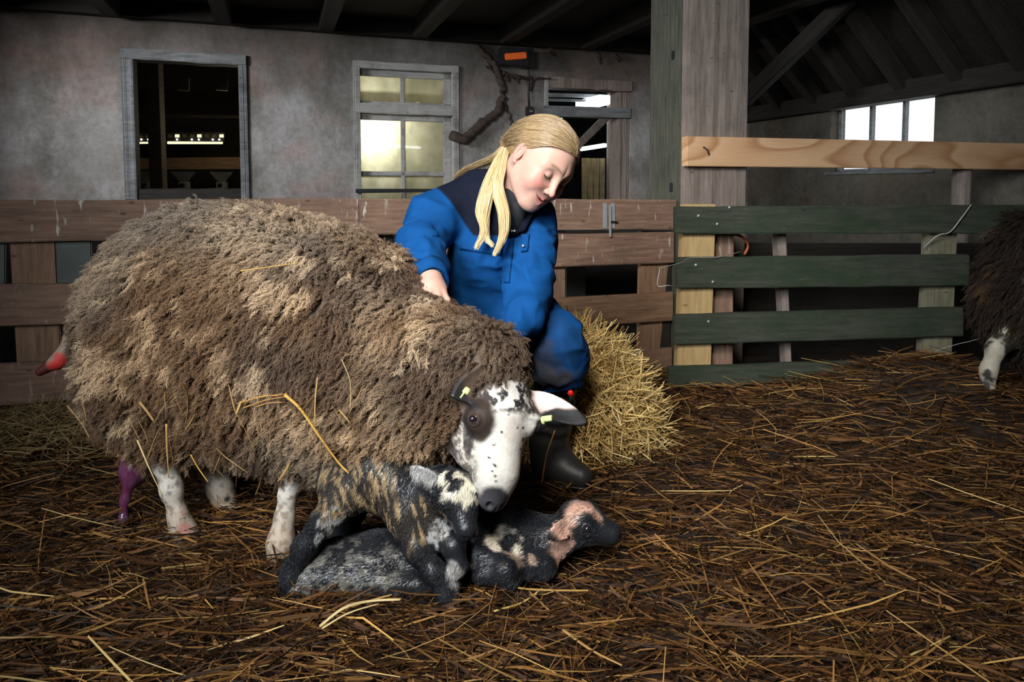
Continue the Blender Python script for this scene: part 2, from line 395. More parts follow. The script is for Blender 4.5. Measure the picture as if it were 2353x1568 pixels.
def box(name, lo, hi, m, parent=None, bev=.004, rot=0, loc=None):
    lo = np.array(lo, float); hi = np.array(hi, float); c = (lo + hi) / 2; h = (hi - lo) / 2
    bm = bmesh.new(); bmesh.ops.create_cube(bm, size=2); bmesh.ops.scale(bm, vec=h, verts=bm.verts)
    if bev: bmesh.ops.bevel(bm, geom=bm.edges[:], offset=min(bev, h.min() * .6), segments=2, affect='EDGES')
    me = bpy.data.meshes.new(name); bm.to_mesh(me); bm.free(); me.materials.append(m)
    o = bpy.data.objects.new(name, me); C.objects.link(o); o.location = c; o.rotation_euler = (0, 0, rot); setparent(o, parent); return o
def tube(name, pts, rad, m, parent=None, sides=8, loc=None, col=None, flat=1.0):
    """tapered tube through world points"""
    pts = np.asarray(pts, float); rad = np.broadcast_to(np.asarray(rad, float), (len(pts),))
    V = []; up = np.array([.13, .21, .97])
    for i in range(len(pts)):
        t = unit(pts[min(i + 1, len(pts) - 1)] - pts[max(i - 1, 0)]); a = unit(np.cross(t, up)); b2 = np.cross(t, a)
        for k in range(sides):
            th = 2 * math.pi * k / sides; V.append(pts[i] + rad[i] * (math.cos(th) * a + flat * math.sin(th) * b2))
    V.append(pts[0]); V.append(pts[-1]); n = len(pts)
    Fq = [(i * sides + k, i * sides + (k + 1) % sides, (i + 1) * sides + (k + 1) % sides, (i + 1) * sides + k) for i in range(n - 1) for k in range(sides)]
    c0, c1 = n * sides, n * sides + 1
    Fq += [(c0, (k + 1) % sides, k, k) for k in range(sides)] + [(c1, (n - 1) * sides + k, (n - 1) * sides + (k + 1) % sides, (n - 1) * sides + (k + 1) % sides) for k in range(sides)]
    me = bpy.data.meshes.new(name); loc = pts[0] if loc is None else np.asarray(loc, float)
    me.from_pydata([tuple(v - loc) for v in V], [], [f if len(set(f)) == 4 else tuple(dict.fromkeys(f)) for f in Fq])
    for p in me.polygons: p.use_smooth = True
    if col is not None:
        a = me.color_attributes.new('Col', 'FLOAT_COLOR', 'POINT'); a.data.foreach_set('color', np.tile(np.array([*col, 1], np.float32), len(V)))
    me.materials.append(m); o = bpy.data.objects.new(name, me); C.objects.link(o); o.location = loc; setparent(o, parent); return o
def spline(pts, n):
    pts = np.asarray(pts, float); q = np.vstack([2 * pts[0] - pts[1], pts, 2 * pts[-1] - pts[-2]]); out = []
    for t in np.linspace(0, len(pts) - 1 - 1e-6, n):
        i = int(t); f = t - i; a, b, c, d = q[i:i + 4]
        out.append(.5 * (2 * b + (c - a) * f + (2 * a - 5 * b + 4 * c - d) * f * f + (3 * b - a - 3 * c + d) * f ** 3))
    return np.array(out)
# ================================================================== THE BARN
WB = Plane(0, 5.5, .339); WR = Plane(2.42, 5.2, -3.16)
H = 2.0
def struct(o): o['kind'] = 'structure'; return o
def holes_wall(name, pl, u0, u1, z0, z1, holes, th, m):
    us = sorted({u0, u1, *[h[0] for h in holes], *[h[1] for h in holes]}); zs = sorted({z0, z1, *[h[2] for h in holes], *[h[3] for h in holes]})
    bm = bmesh.new()
    solid = lambda i, k: 0 <= i < len(us) - 1 and 0 <= k < len(zs) - 1 and not any(h[0] <= (us[i] + us[i + 1]) / 2 <= h[1] and h[2] <= (zs[k] + zs[k + 1]) / 2 <= h[3] for h in holes)
    vv = {}
    def v(u, z, y):
        k = (round(u, 5), round(z, 5), y)
        if k not in vv: vv[k] = bm.verts.new((u, y, z))
        return vv[k]
    for i in range(len(us) - 1):
        for k in range(len(zs) - 1):
            if not solid(i, k): continue
            a, b, c, d = us[i], us[i + 1], zs[k], zs[k + 1]
            bm.faces.new([v(a, c, 0), v(b, c, 0), v(b, d, 0), v(a, d, 0)]); bm.faces.new([v(a, c, th), v(a, d, th), v(b, d, th), v(b, c, th)])
            if not solid(i - 1, k): bm.faces.new([v(a, c, 0), v(a, d, 0), v(a, d, th), v(a, c, th)])
            if not solid(i + 1, k): bm.faces.new([v(b, c, 0), v(b, c, th), v(b, d, th), v(b, d, 0)])
            if not solid(i, k - 1): bm.faces.new([v(a, c, 0), v(a, c, th), v(b, c, th), v(b, c, 0)])
            if not solid(i, k + 1): bm.faces.new([v(a, d, 0), v(b, d, 0), v(b, d, th), v(a, d, th)])
    me = bpy.data.meshes.new(name); bm.to_mesh(me); bm.free(); me.materials.append(m)
    o = bpy.data.objects.new(name, me); C.objects.link(o); o.location = pl.o; o.rotation_euler = (0, 0, pl.a); return struct(o)
hu = lambda px, py=290: WB.hit(px, py)[0]
hz = lambda px, py: WB.hit(px, py)[1]
W1 = (hu(283), hu(570), hz(420, 459), hz(420, 120)); W2 = (hu(812), hu(1054), .45, hz(930, 146)); D1 = (hu(1250), hu(1449), 0.0, hz(1350, 182))
U0, U1 = -4.6, hu(1722)
holes_wall('wall_back', WB, U0, U1, -.02, H + .1, [W1, W2, D1], .28, M['plaster'])
# right wall and its window
r0 = WR.hit(1908, 300)[0]; r1 = WR.hit(2146, 300)[0]; rz0 = WR.hit(1910, 396)[1]; rz1 = WR.hit(2030, 226)[1]
holes_wall('wall_right', WR, WR.hit(1722, 300)[0] - .3, 4.6, -.02, 1.46, [(r0, r1, rz0, rz1)], .16, M['plaster2'])
fl = box('floor', (-6, -2, -.06), (6, 12, 0), M['earth'], bev=0); struct(fl)
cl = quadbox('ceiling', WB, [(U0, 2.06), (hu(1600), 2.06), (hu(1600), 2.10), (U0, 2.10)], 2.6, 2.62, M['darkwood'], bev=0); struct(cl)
hr = box('roof', (-6, -2, 3.3), (1.0, 5.0, 3.36), M['darkwood'], bev=0); struct(hr)
# joists of the loft
for i in range(9):
    u = U0 + .5 + i * .66
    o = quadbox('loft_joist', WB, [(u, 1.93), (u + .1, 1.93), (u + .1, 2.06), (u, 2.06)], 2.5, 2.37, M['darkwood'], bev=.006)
    prop(o, 'dark wooden joist under the loft boards above the back wall', 'joist', 'joists under the loft')
o = quadbox('wall_head_beam', WB, [(U0, 1.95), (hu(1560), 1.95), (hu(1560), 2.06), (U0, 2.06)], .1, .1, M['darkwood'], wob=.008)
prop(o, 'blackened timber beam along the head of the plastered back wall', 'beam')
# pitched roof over the right wall
wl0, wl1 = WR.hit(1722, 300)[0] - .6, 4.6
def roofpt(u, s, off=0): # s metres up the 45 degree slope, off below it
    k = .7071; return WR.w(u, 1.46 + s * k, s * k) + np.array([0, 0, -off * k]) - WR.n * (-off * k) * 1.0
def beam(name, a, b, w, h, m, parent=None, up=(0, 0, 1), bev=.006):
    a = np.asarray(a, float); b = np.asarray(b, float); t = unit(b - a); s = unit(np.cross(t, up)); n = np.cross(s, t)
    V = [q + s * w / 2 * i + n * h / 2 * j for q in (a, b) for i, j in ((-1, -1), (1, -1), (1, 1), (-1, 1))]
    bm = bmesh.new(); c = (a + b) / 2; R3 = np.stack([t, s, n], 1)
    vs = [bm.verts.new(tuple((v - c) @ R3)) for v in V]
    for f in ((0, 1, 2, 3), (7, 6, 5, 4), (0, 4, 5, 1), (1, 5, 6, 2), (2, 6, 7, 3), (3, 7, 4, 0)): bm.faces.new([vs[i] for i in f])
    bmesh.ops.recalc_face_normals(bm, faces=bm.faces)
    if bev: bmesh.ops.bevel(bm, geom=bm.edges[:], offset=bev, segments=2, affect='EDGES')
    me = bpy.data.meshes.new(name); bm.to_mesh(me); bm.free(); me.materials.append(m)
    o = bpy.data.objects.new(name, me); C.objects.link(o); o.matrix_basis = Matrix.Translation(c) @ Matrix(R3.tolist()).to_4x4(); setparent(o, parent); return o
a, b, c, d = roofpt(wl0, -.3, -.12), roofpt(wl1, -.3, -.12), roofpt(wl1, 4.2, -.12), roofpt(wl0, 4.2, -.12)
me = bpy.data.meshes.new('ceiling_slope'); dn = np.array([.0, 0, .05])
me.from_pydata([tuple(x) for x in (a, b, c, d, a + dn, b + dn, c + dn, d + dn)], [], [(0, 1, 2, 3), (7, 6, 5, 4), (0, 4, 5, 1), (1, 5, 6, 2), (2, 6, 7, 3), (3, 7, 4, 0)]); me.materials.append(M['darkwood'])
o = bpy.data.objects.new('ceiling_slope', me); C.objects.link(o); struct(o)
rn = -unit(np.cross(WR.t, WR.n * .7071 + np.array([0, 0, .7071])))
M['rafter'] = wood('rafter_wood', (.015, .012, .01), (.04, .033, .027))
for i in range(9):
    u = wl0 + .68 + i * .4
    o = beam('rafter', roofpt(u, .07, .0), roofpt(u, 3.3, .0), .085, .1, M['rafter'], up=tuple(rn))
    prop(o, 'dark rafter sloping up from the plate over the right wall', 'rafter', 'rafters of the pitched roof')
o = beam('wall_plate', WR.w(wl0, 1.48, .02), WR.w(wl1, 1.48, .02), .14, .12, M['rafter']); prop(o, 'dark wall plate under the rafters, above the three-light window', 'beam')
o = beam('roof_brace', P(1708, 232, 4.7), P(1955, -8, 4.3), .1, .09, M['rafter']); prop(o, 'slanting roof brace crossing the rafters behind the big post', 'brace')
# three light window in the right wall
wf = empty('window_3', WR.w(r0, rz0), kind='structure'); bt = .022
for (a, b, c, d) in ((r0, r1, rz0, rz0 + bt), (r0, r1, rz1 - .03, rz1), (r0, r0 + .03, rz0, rz1), (r1 - .014, r1, rz0, rz1)):
    quadbox('window_frame', WR, [(a, c), (b, c), (b, d), (a, d)], -.07, .05, M['greywood'], wf)
w3 = (r1 - r0 - .044) / 3
for i in (1, 2):
    u = r0 + .03 + i * w3; quadbox('mullion', WR, [(u - .012, rz0), (u + .012, rz0), (u + .012, rz1), (u - .012, rz1)], -.065, .05, M['greywood'], wf)
for i in range(3):
    u = r0 + .03 + i * w3; quadbox('pane', WR, [(u + .01, rz0 + .02), (u + w3 - .01, rz0 + .02), (u + w3 - .01, rz1 - .03), (u + .01, rz1 - .03)], -.10, .006, M['skyglass'], wf, bev=0)
quadbox('window_sill', WR, [(r0 - .03, rz0 - .02), (r1 + .02, rz0 - .02), (r1 + .02, rz0), (r0 - .03, rz0)], .02, .18, M['greywood'], wf)

# left opening (no glass): weathered frame
f1 = empty('window_1', WB.w(W1[0], W1[2]), kind='structure'); fw = .075
def fr(name, a, b, c, d, off, th, m, par, **k): return quadbox(name, WB, [(a, c), (b, c), (b, d), (a, d)], off, th, m, par, **k)
fr('window_frame', W1[0], W1[0] + fw, W1[2], W1[3], .02, .14, M['greywood'], f1, wob=.004)
fr('window_frame', W1[1] - .055, W1[1], W1[2], W1[3], .02, .14, M['greywood'], f1, wob=.004)
fr('window_frame', W1[0], W1[1], W1[3] - .07, W1[3], .03, .14, M['greywood'], f1, wob=.004)
fr('window_sill', W1[0], W1[1], W1[2] - .02, W1[2] + .075, .01, .2, M['darkwood'], f1, wob=.004)
# glazed window
f2 = empty('window_2', WB.w(W2[0], W2[2]), kind='structure')
a, b, c, d = W2; fo = .05
X = [hu(828), hu(923), hu(932), hu(1022)]
zt0, zt1 = hz(930, 234), hz(930, 177); zl0, zl1 = hz(930, 394), hz(930, 277); zm = hz(930, 404)
for q in ((a, a + fo, c, d), (b - fo, b, c, d), (a, b, d - fo, d), (a, b, hz(930, 263), hz(930, 240))): fr('window_frame', *q, .02, .16, M['whitepaint'], f2, wob=.003)
for q in ((a + fo, X[0], c, d - fo), (X[3], b - fo, c, d - fo), (X[1], X[2], c, zl1), (X[1], X[2], zt0, zt1), (a + fo, b - fo, zt1, d - fo), (a + fo, b - fo, hz(930, 240), zt0), (a + fo, b - fo, zl1, hz(930, 263)), (X[0], X[3], zm, zl0)):
    fr('glazing_bar', *q, -.035, .035, M['whitepaint'], f2, bev=.003)
for u0, u1 in ((X[0], X[1]), (X[2], X[3])):
    for z0, z1 in ((zt0, zt1), (zl0, zl1), (c, zm)): fr('pane', u0 - .01, u1 + .01, z0 - .01, z1 + .01, -.055, .005, M['glass'], f2, bev=0)
o = quadbox('security_bar', WB, [WB.hit(816, 444), WB.hit(1050, 441), WB.hit(1050, 434), WB.hit(816, 434)], .05, .022, M['darkiron']); prop(o, 'dark iron flat bar across the lower panes of the glazed window', 'bar')
# doorway
f3 = empty('door_1', WB.w(D1[0], 0), kind='structure')
fr('door_frame', D1[0], D1[0] + .03, 0, D1[3], .02, .14, M['whitepaint'], f3, wob=.003); fr('door_frame', D1[1] - .11, D1[1], 0, D1[3], -.02, .14, M['post'], f3, wob=.005)
fr('door_frame', D1[0], D1[1], D1[3] - .085, D1[3], .02, .14, M['post'], f3, wob=.006)
quadbox('transom', WB, [WB.hit(1246, 268), WB.hit(1446, 272), WB.hit(1446, 249), WB.hit(1246, 243)], .03, .12, M['greywood'], f3)
# rooms behind the back wall
def room(name, u0, u1, dep, zt, m):
    bm = bmesh.new(); V = [(u0, .28, 0), (u1, .28, 0), (u1, .28, zt), (u0, .28, zt), (u0, dep, 0), (u1, dep, 0), (u1, dep, zt), (u0, dep, zt)]
    vs = [bm.verts.new(v) for v in V]
    for f in ((4, 5, 6, 7), (0, 4, 7, 3), (1, 2, 6, 5), (3, 7, 6, 2), (0, 1, 5, 4)): bm.faces.new([vs[i] for i in f])
    me = bpy.data.meshes.new(name); bm.to_mesh(me); bm.free(); me.materials.append(m)
    o = bpy.data.objects.new(name, me); C.objects.link(o); o.location = WB.o; o.rotation_euler = (0, 0, WB.a); return struct(o)
ub = (hu(690), hu(1110))
M['roomdark'] = simple('dark_room_wall', (.035, .03, .025), .9); M['roomyellow'] = simple('yellowed_wall', (.5, .47, .3), .9, var=.3, nscale=3)  # roomdark: even dark base colour for two back rooms
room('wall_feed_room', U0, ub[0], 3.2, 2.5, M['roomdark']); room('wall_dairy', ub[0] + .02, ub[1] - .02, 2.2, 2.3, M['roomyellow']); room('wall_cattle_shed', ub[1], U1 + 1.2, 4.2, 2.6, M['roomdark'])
wbl = lambda u, y, z: WB.w(u, z, -y)
# dairy lamps
um = (X[0] + X[1]) / 2
lamp('dairy_strip_light', 'AREA', wbl(X[0] + .07, .30, hz(860, 300)), wbl(X[0] + .075, .06, hz(860, 300)), 5.5, (1, .97, .86), shape='RECTANGLE', size=.13, size_y=.05)
lamp('dairy_ceiling_lamp', 'POINT', wbl(um - .25, 1.0, 1.75), None, 9, (1, .93, .72), shadow_soft_size=.1)
o = beam('tube_lamp', wbl(X[2] + .0, .6, hz(950, 326)), wbl(X[3] - .04, .75, hz(950, 326)), .03, .022, M['tube']); prop(o, 'white tube lamp glowing behind the right lower pane of the glazed window', 'lamp')
bl = empty('light_bulb', wbl(hu(982), .36, hz(980, 226)), 'small warm bulb glowing behind the upper right pane', 'lamp')
V, Fq = surf(lambda p: ball(p, P(0, 0, 1) * 0 + np.array(bl.location), .019), np.array(bl.location) - .03, np.array(bl.location) + .03, .006); npmesh('bulb', V, Fq, M['bulb'], bl)
tube('socket', [np.array(bl.location) + [0, 0, .016], np.array(bl.location) + [0, 0, .06]], .012, M['black'], bl); tube('cord', [np.array(bl.location) + [0, 0, .06], np.array([bl.location[0], bl.location[1], 2.28])], .004, M['black'], bl)
# feed room things behind the left opening
dp = 1.0
PB = Plane(*(WB.w(0, 0, -.9)[:2]), .339); PB2 = Plane(*(WB.w(0, 0, -2.2)[:2]), .339)
o = beam('room_post', np.append(PB.w(PB.hit(362, 300)[0], 0)[:2], 0), np.append(PB.w(PB.hit(358, 300)[0], 0)[:2], 2.5), .1, .09, M['post'], up=(0, 1, 0)); prop(o, 'weathered grey post standing inside the left opening', 'post')
o = plank('feed_beam', PB2, 296, 364, 390, 552, 361, 389, 0, .1, M['beamwood']); prop(o, 'brown timber beam across the feed room above the hoppers', 'beam')
o = plank('upper_rail', PB2, 290, 261, 271, 556, 265, 272, 0, .05, M['darkwood']); prop(o, 'thin dark rail high in the feed room behind the left opening', 'rail')
ls = empty('light_strip', PB2.w(PB2.hit(293, 326)[0], PB2.hit(293, 326)[1]), 'long perforated lamp rail with small bright dots in the feed room', 'lamp')
plank('rail_body', PB2, 293, 303, 326, 515, 304, 326, -.01, .03, M['darkiron'], ls)
M['strip'] = simple('dim_lamp_strip', (.9, .85, .6), .4, emit=(1, .9, .55, 1.1)); M['dot'] = simple('bright_lamp_dot', (.9, .9, .8), .4, emit=(1, .95, .8, 4))
plank('diffuser', PB2, 293, 327, 331, 345, 326, 330, 0, .02, M['strip'], ls); plank('diffuser', PB2, 384, 325, 331, 512, 326, 331, 0, .02, M['strip'], ls)
for x in (325, 341, 407, 441, 457, 489, 504):
    u, z = PB2.hit(x, 321); quadbox('lamp_dot', PB2, [(u - .008, z - .008), (u + .008, z - .008), (u + .008, z + .008), (u - .008, z + .008)], .012, .01, M['dot'], ls, bev=.003)
for x in range(300, 512, 17):
    plank('rail_cutout', PB2, x, 309, 316, x + 10, 309, 316, .002, .01, M['strip'] if x % 3 == 0 else M['oldpale'], ls, bev=.001)
for x, lb in ((337, 'leftmost steel feed hopper, under the beam beside the grey post'), (424, 'middle steel feed hopper, under the beam right of the grey post'), (510, 'rightmost steel feed hopper, beside the right jamb of the left opening')):
    u, z0 = PB2.hit(x, 392); z1 = PB2.hit(x, 424)[1]; h = empty('feed_hopper', PB2.w(u, z1 - .02, .05), lb, 'hopper')
    bm = bmesh.new(); top = [bm.verts.new((i * .105, j * .08, .14)) for i, j in ((-1, -1), (1, -1), (1, 1), (-1, 1))]; bo = [bm.verts.new((i * .035, j * .03, .045)) for i, j in ((-1, -1), (1, -1), (1, 1), (-1, 1))]
    for k in range(4): bm.faces.new((bo[k], bo[(k + 1) % 4], top[(k + 1) % 4], top[k]))
    bm.faces.new(bo[::-1]); bmesh.ops.solidify(bm, geom=bm.faces[:], thickness=.004)
    me = bpy.data.meshes.new('funnel'); bm.to_mesh(me); bm.free(); me.materials.append(M['iron']); fo_ = bpy.data.objects.new('funnel', me); C.objects.link(fo_); fo_.location = h.location; fo_.rotation_euler = (0, 0, WB.a); setparent(fo_, h)
    L = np.array(h.location); box('outlet', L + [-.045, -.035, -.02], L + [.045, .035, .045], M['iron'], h, rot=0)
    box('slide_gate', L + [-.02, -.05, .0], L + [.02, -.036, .03], M['darkiron'], h)
for x, lb in ((420, 'left of two small wooden blocks hanging in the dark feed room'), (509, 'right of two small wooden blocks hanging in the dark feed room')):
    o = plank('hanging_block', PB, x - 14, 175, 206, x + 14, 177, 208, 0, .06, M['oldpale']); prop(o, lb, 'block')
lamp('feed_room_light', 'POINT', wbl((W1[0] + W1[1]) / 2 + .3, 1.5, 1.35), None, 5, (1, .85, .55), shadow_soft_size=.1)
# cattle shed behind the doorway
PD = Plane(*(WB.w(0, 0, -1.5)[:2]), .339)
for a, b, w, lb in (((1334, 243, 7.6), (1390, 229, 7.1), .125, 'broad glowing tube lamp seen above the doorway transom'), ((1252, 278, 7.7), (1296, 265, 8.2), .06, 'slim glowing tube lamp under the transom above the blond head'), ((1334, 343, 7.6), (1390, 334, 7.2), .05, 'lowest glowing tube lamp, beside the corrugated panel in the doorway')):
    o = beam('tube_lamp', P(*a), P(*b), w, w * .75, M['tube']); prop(o, lb, 'lamp')
o = beam('shed_brace', P(1318, 345, 7.1), P(1395, 268, 7.1), .1, .08, M['post']); prop(o, 'slanting timber brace inside the doorway', 'brace')
for y0, y1, lb in ((213, 221, 'upper dark shed purlin behind the doorway transom'), (226, 231, 'lower dark shed purlin behind the doorway transom')):
    o = plank('shed_purlin', PD, 1255, y0, y1, 1440, y0 + 5, y1 + 5, 0, .06, M['greywood']); prop(o, lb, 'beam')
bm = bmesh.new(); u0, z0 = PD.hit(1336, 456); u1, z1 = PD.hit(1391, 364); n = 40; vs = []
for i in range(n + 1):
    f = i / n; y = .018 * math.sin(f * 4 * 2 * math.pi); vs.append((bm.verts.new((u0 + (u1 - u0) * f, y, .0)), bm.verts.new((u0 + (u1 - u0) * f, y, z1))))
for p_, q_ in zip(vs[:-1], vs[1:]): bm.faces.new((p_[0], q_[0], q_[1], p_[1]))
bmesh.ops.solidify(bm, geom=bm.faces[:], thickness=.006); me = bpy.data.meshes.new('corrugated_panel'); bm.to_mesh(me); bm.free(); me.materials.append(simple('yellowed_sheet', (.5, .4, .22), .6))
o = bpy.data.objects.new('corrugated_panel', me); C.objects.link(o); o.location = PD.o; o.rotation_euler = (0, 0, PD.a); prop(o, 'yellowed corrugated sheet seen through the doorway', 'panel')
o = beam('shed_stud', np.append(PD.w(PD.hit(1404, 400)[0], 0)[:2], 0), np.append(PD.w(PD.hit(1404, 400)[0], 0)[:2], 1.9), .09, .08, M['post'], up=(0, 1, 0)); prop(o, 'grey timber stud right of the corrugated sheet in the doorway', 'post')
lamp('shed_light', 'POINT', wbl(hu(1350), 1.0, 1.55), None, 5, (.9, .95, 1), shadow_soft_size=.1)

# heater, cable box, dead vine on the back wall
hp = WB.w(hu(1172, 138), hz(1172, 138), .12); ht = empty('heater_lamp', hp, 'black infrared heater with orange glowing bar high on the back wall', 'heater')
hd = beam('housing', hp - WB.t * .125, hp + WB.t * .1, .09, .13, M['black'], ht); el = beam('heating_bar', hp - WB.t * .1 - WB.n * -.05 + [0, 0, -.012], hp + WB.t * .075 + WB.n * .05 + [0, 0, .012], .012, .05, M['heat'], ht)
beam('end_cap', hp + WB.t * .11 + [0, 0, -.07], hp + WB.t * .11 + [0, 0, .08], .07, .06, M['black'], ht, up=tuple(WB.n)); beam('bracket', hp + [0, 0, .06] - WB.n * .1, hp + [0, 0, .06], .03, .02, M['darkiron'], ht)
jb = empty('junction_box', WB.w(hu(1214, 257), hz(1214, 257), .03), 'small black switch box on the wall left of the doorway', 'switch'); q = WB.hit(1206, 268); r = WB.hit(1222, 246)
quadbox('case', WB, [(q[0], q[1]), (r[0], q[1]), (r[0], r[1]), (q[0], r[1])], .05, .05, M['black'], jb, bev=.008); uu = (q[0] + r[0]) / 2
quadbox('switch_plate', WB, [(uu - .012, q[1] + .03), (uu + .02, q[1] + .03), (uu + .02, r[1] - .03), (uu - .012, r[1] - .03)], .058, .01, simple('grey_plastic', (.16, .16, .15)), jb)
o = tube('cable', [WB.w(*WB.hit(x, y), .02) for x, y in ((1214, 246), (1212, 215), (1213, 180), (1211, 150), (1205, 120), (1206, 95))], .008, M['black']); prop(o, 'black cable running up from the switch box to the heater', 'cable')
def vine(path, r0, r1):
    pts = spline([WB.w(*WB.hit(x, y), .04) for x, y in path], 40); pts += rng.normal(0, .006, pts.shape); return tube('stem', pts, np.linspace(r0, r1, 40) * .8 * (1 + .3 * rng.random(40)), M['bark'], vn_, sides=9)
vn_ = empty('dead_vine', WB.w(*WB.hit(1045, 318), .04), 'dead brown vine stem curling up the wall right of the glazed window', 'vine')
vine(((1038, 310), (1060, 322), (1085, 305), (1110, 280), (1138, 262), (1148, 235), (1152, 205), (1143, 178), (1132, 152), (1112, 128), (1095, 105)), .042, .026)
for pth in (((1112, 275), (1135, 262), (1140, 250)), ((1130, 165), (1160, 172), (1190, 178), (1225, 182), (1260, 180)), ((1160, 172), (1165, 188)), ((1185, 178), (1188, 190)), ((1150, 225), (1165, 260), (1175, 300), (1180, 330)), ((1140, 160), (1128, 158), (1114, 155)), ((1215, 180), (1218, 195), (1213, 210)), ((1260, 112), (1268, 128)), ((1370, 125), (1376, 148)), ((1412, 130), (1420, 142))):
    vine(pth, .012 if pth[0][0] > 1155 or pth[0][1] > 200 else .017, .006)

# ------------------------------------------------------------------ timber post and rails
PC = np.array([.785, 3.14, 0]); tA = WB.t; tB = unit(np.array([-.339, 1, 0.]))
c = PC + tA * .1625 + tB * .174
tp = empty('timber_post', (c[0], c[1], 0), 'massive squared timber post rising behind the pine rail', 'post')
PP = Plane(PC[0], PC[1], .339)
quadbox('front_plank', PP, [(0.0, 0), (.325, 0), (.328, 3.05), (.0, 3.05)], 0, .055, M['post'], tp, bev=.008, wob=.003)
quadbox('core', PP, [(.004, 0), (.32, 0), (.32, 3.05), (.004, 3.05)], -.055, .292, M['postgreen'], tp, bev=.008)
PL = Plane(PC[0], PC[1], -1 / .339)
for z, w in ((HC + 300 / F * 3.25, .022), (HC + .0, .024)):
    q = PC + tB * .13 + np.array([0, 0, z]); beam('peg_hole', q - tA * -.004, q - tA * .003, w, w * 1.8, M['black'], tp, bev=.003)
PR = Plane(.780, 3.095, .34)
pr = plank('pine_rail', PR, 1579, 313, 382, 2362, 330, 390, .0, .045, M['pine'], bev=.003); prop(pr, 'fresh pine rail nailed across the big post', 'rail')
tube('nail', [PR.w(*PR.hit(1615, 338), .004), PR.w(*PR.hit(1624, 345), .006), PR.w(*PR.hit(1628, 356), .004)], .004, M['bark'], pr)
sk = P(2206, 470, 3.72); o = tube('round_stake', [[sk[0], sk[1], 0], [sk[0], sk[1], .6], [sk[0] + .005, sk[1], HC + .10]], [.054, .049, .046], M['post'], sides=16); prop(o, 'short round stake standing under the right end of the pine rail', 'post')

# ------------------------------------------------------------------ brown hurdle behind the ewe
PF = Plane(-1.713, 2.33, .354)
hd = empty('pen_hurdle', PF.w(.6, 0), 'brown board hurdle behind the ewe, left end of the pen', 'fence')
for x0, a, b, x1, c_, d_, m in ((-350, 462.6, 565, 826, 456, 541, 'brown'), (-350, 658, 762, 826, 645, 722, 'brown'), (-350, 853, 960, 826, 800, 872, 'brown')): plank('board', PF, x0, a, b, x1, c_, d_, 0, .024, M[m], hd, wob=.0015)
for xt0, xt1, yt, xb0, xb1, yb, m in ((10, 118, 470, 42, 146, 1006, 'orange'), (118, 205, 470, 124, 208, 655, 'greyboard'), (-60, 9, 470, -60, 6, 655, 'greyboard'), (-310, -200, 470, -300, -190, 1020, 'orange'), (430, 520, 470, 440, 525, 960, 'orange'), (700, 780, 470, 705, 780, 930, 'orange')): upright('upright', PF, xt0, xt1, yt, xb0, xb1, yb, -.026, .03, M[m + '_v' if m in ('brown', 'orange') else m], hd)
plank('ground_rail', PF, -60, 1003, 1045, 826, 935, 968, -.01, .07, M['darkwood'], hd)
gt = empty('pen_gate', PF.w(PF.hit(1400, 700)[0], 0), 'brown board gate with bolt plate between the girl and the green fence', 'gate')
plank('board', PF, 829, 456, 540, 1556, 459, 527, .002, .024, M['brown'], gt, wob=.0015); plank('board', PF, 1000, 545, 625, 1550, 533, 604, 0, .024, M['brown'], gt, wob=.0015)
plank('board', PF, 1000, 700, 775, 1548, 671, 737, 0, .024, M['orange'], gt, wob=.0015); plank('board', PF, 1000, 850, 912, 1545, 800, 872, 0, .024, M['brown'], gt, wob=.0015)
for q in ((1265, 1306, 530, 1262, 1304, 860, 'brown'), (1480, 1552, 530, 1474, 1518, 870, 'orange'), (1040, 1110, 530, 1045, 1110, 890, 'orange')): upright('upright', PF, *q[:6], -.026, .03, M[q[6] + '_v'], gt)
upright('upright', PF, 1519, 1552, 530, 1519, 1548, 872, -.03, .03, M['darkwood'], gt)
quadbox('seam_strip', PF, [PF.hit(1270, 531), PF.hit(1540, 531), PF.hit(1540, 528), PF.hit(1270, 528)], .006, .02, M['darkiron'], gt, bev=.001)
hg = empty('bolt_plate', PF.w(*PF.hit(1399, 500), .004)); setparent(hg, gt)
for x0, x1 in ((1385, 1394), (1403, 1412)):
    pl_ = upright('leaf_plate', PF, x0, x1, 467, x0, x1, 525, .006, .005, M['iron'], hg, bev=.001)
upright('bolt_rod', PF, 1397, 1402, 473, 1398, 1402, 545, .016, .012, M['iron'], hg, bev=.003); plank('bolt_handle', PF, 1399, 507, 511, 1416, 508, 511, .02, .012, M['darkiron'], hg, bev=.002)
o = plank('grey_crate_board', Plane(*(PF.w(0, 0, -.12)[:2]), .354), 829, 538, 556, 904, 538, 555, 0, .3, M['greywood']); prop(o, 'pale grey slat behind the gate, left of the blue sleeve', 'slat')
# stone blocks seen through the gate gap
o = plank('feed_trough', Plane(*(PF.w(0, 0, -.5)[:2]), .354), 1300, 606, 720, 1347, 606, 715, 0, .2, M['greyboard']); prop(o, 'grey trough end seen through the gap in the gate', 'trough')
o = quadbox('shade_backing', Plane(*(PF.w(0, 0, -.75)[:2]), .354), [(-.6, 0), (3.0, 0), (3.0, .66), (-.6, .66)], 0, .05, M['darkwood']); prop(o, 'long dark manger board added behind the brown fence to stand in for shade', 'backing')  # added dark board, makes the fence gaps read as deep shade
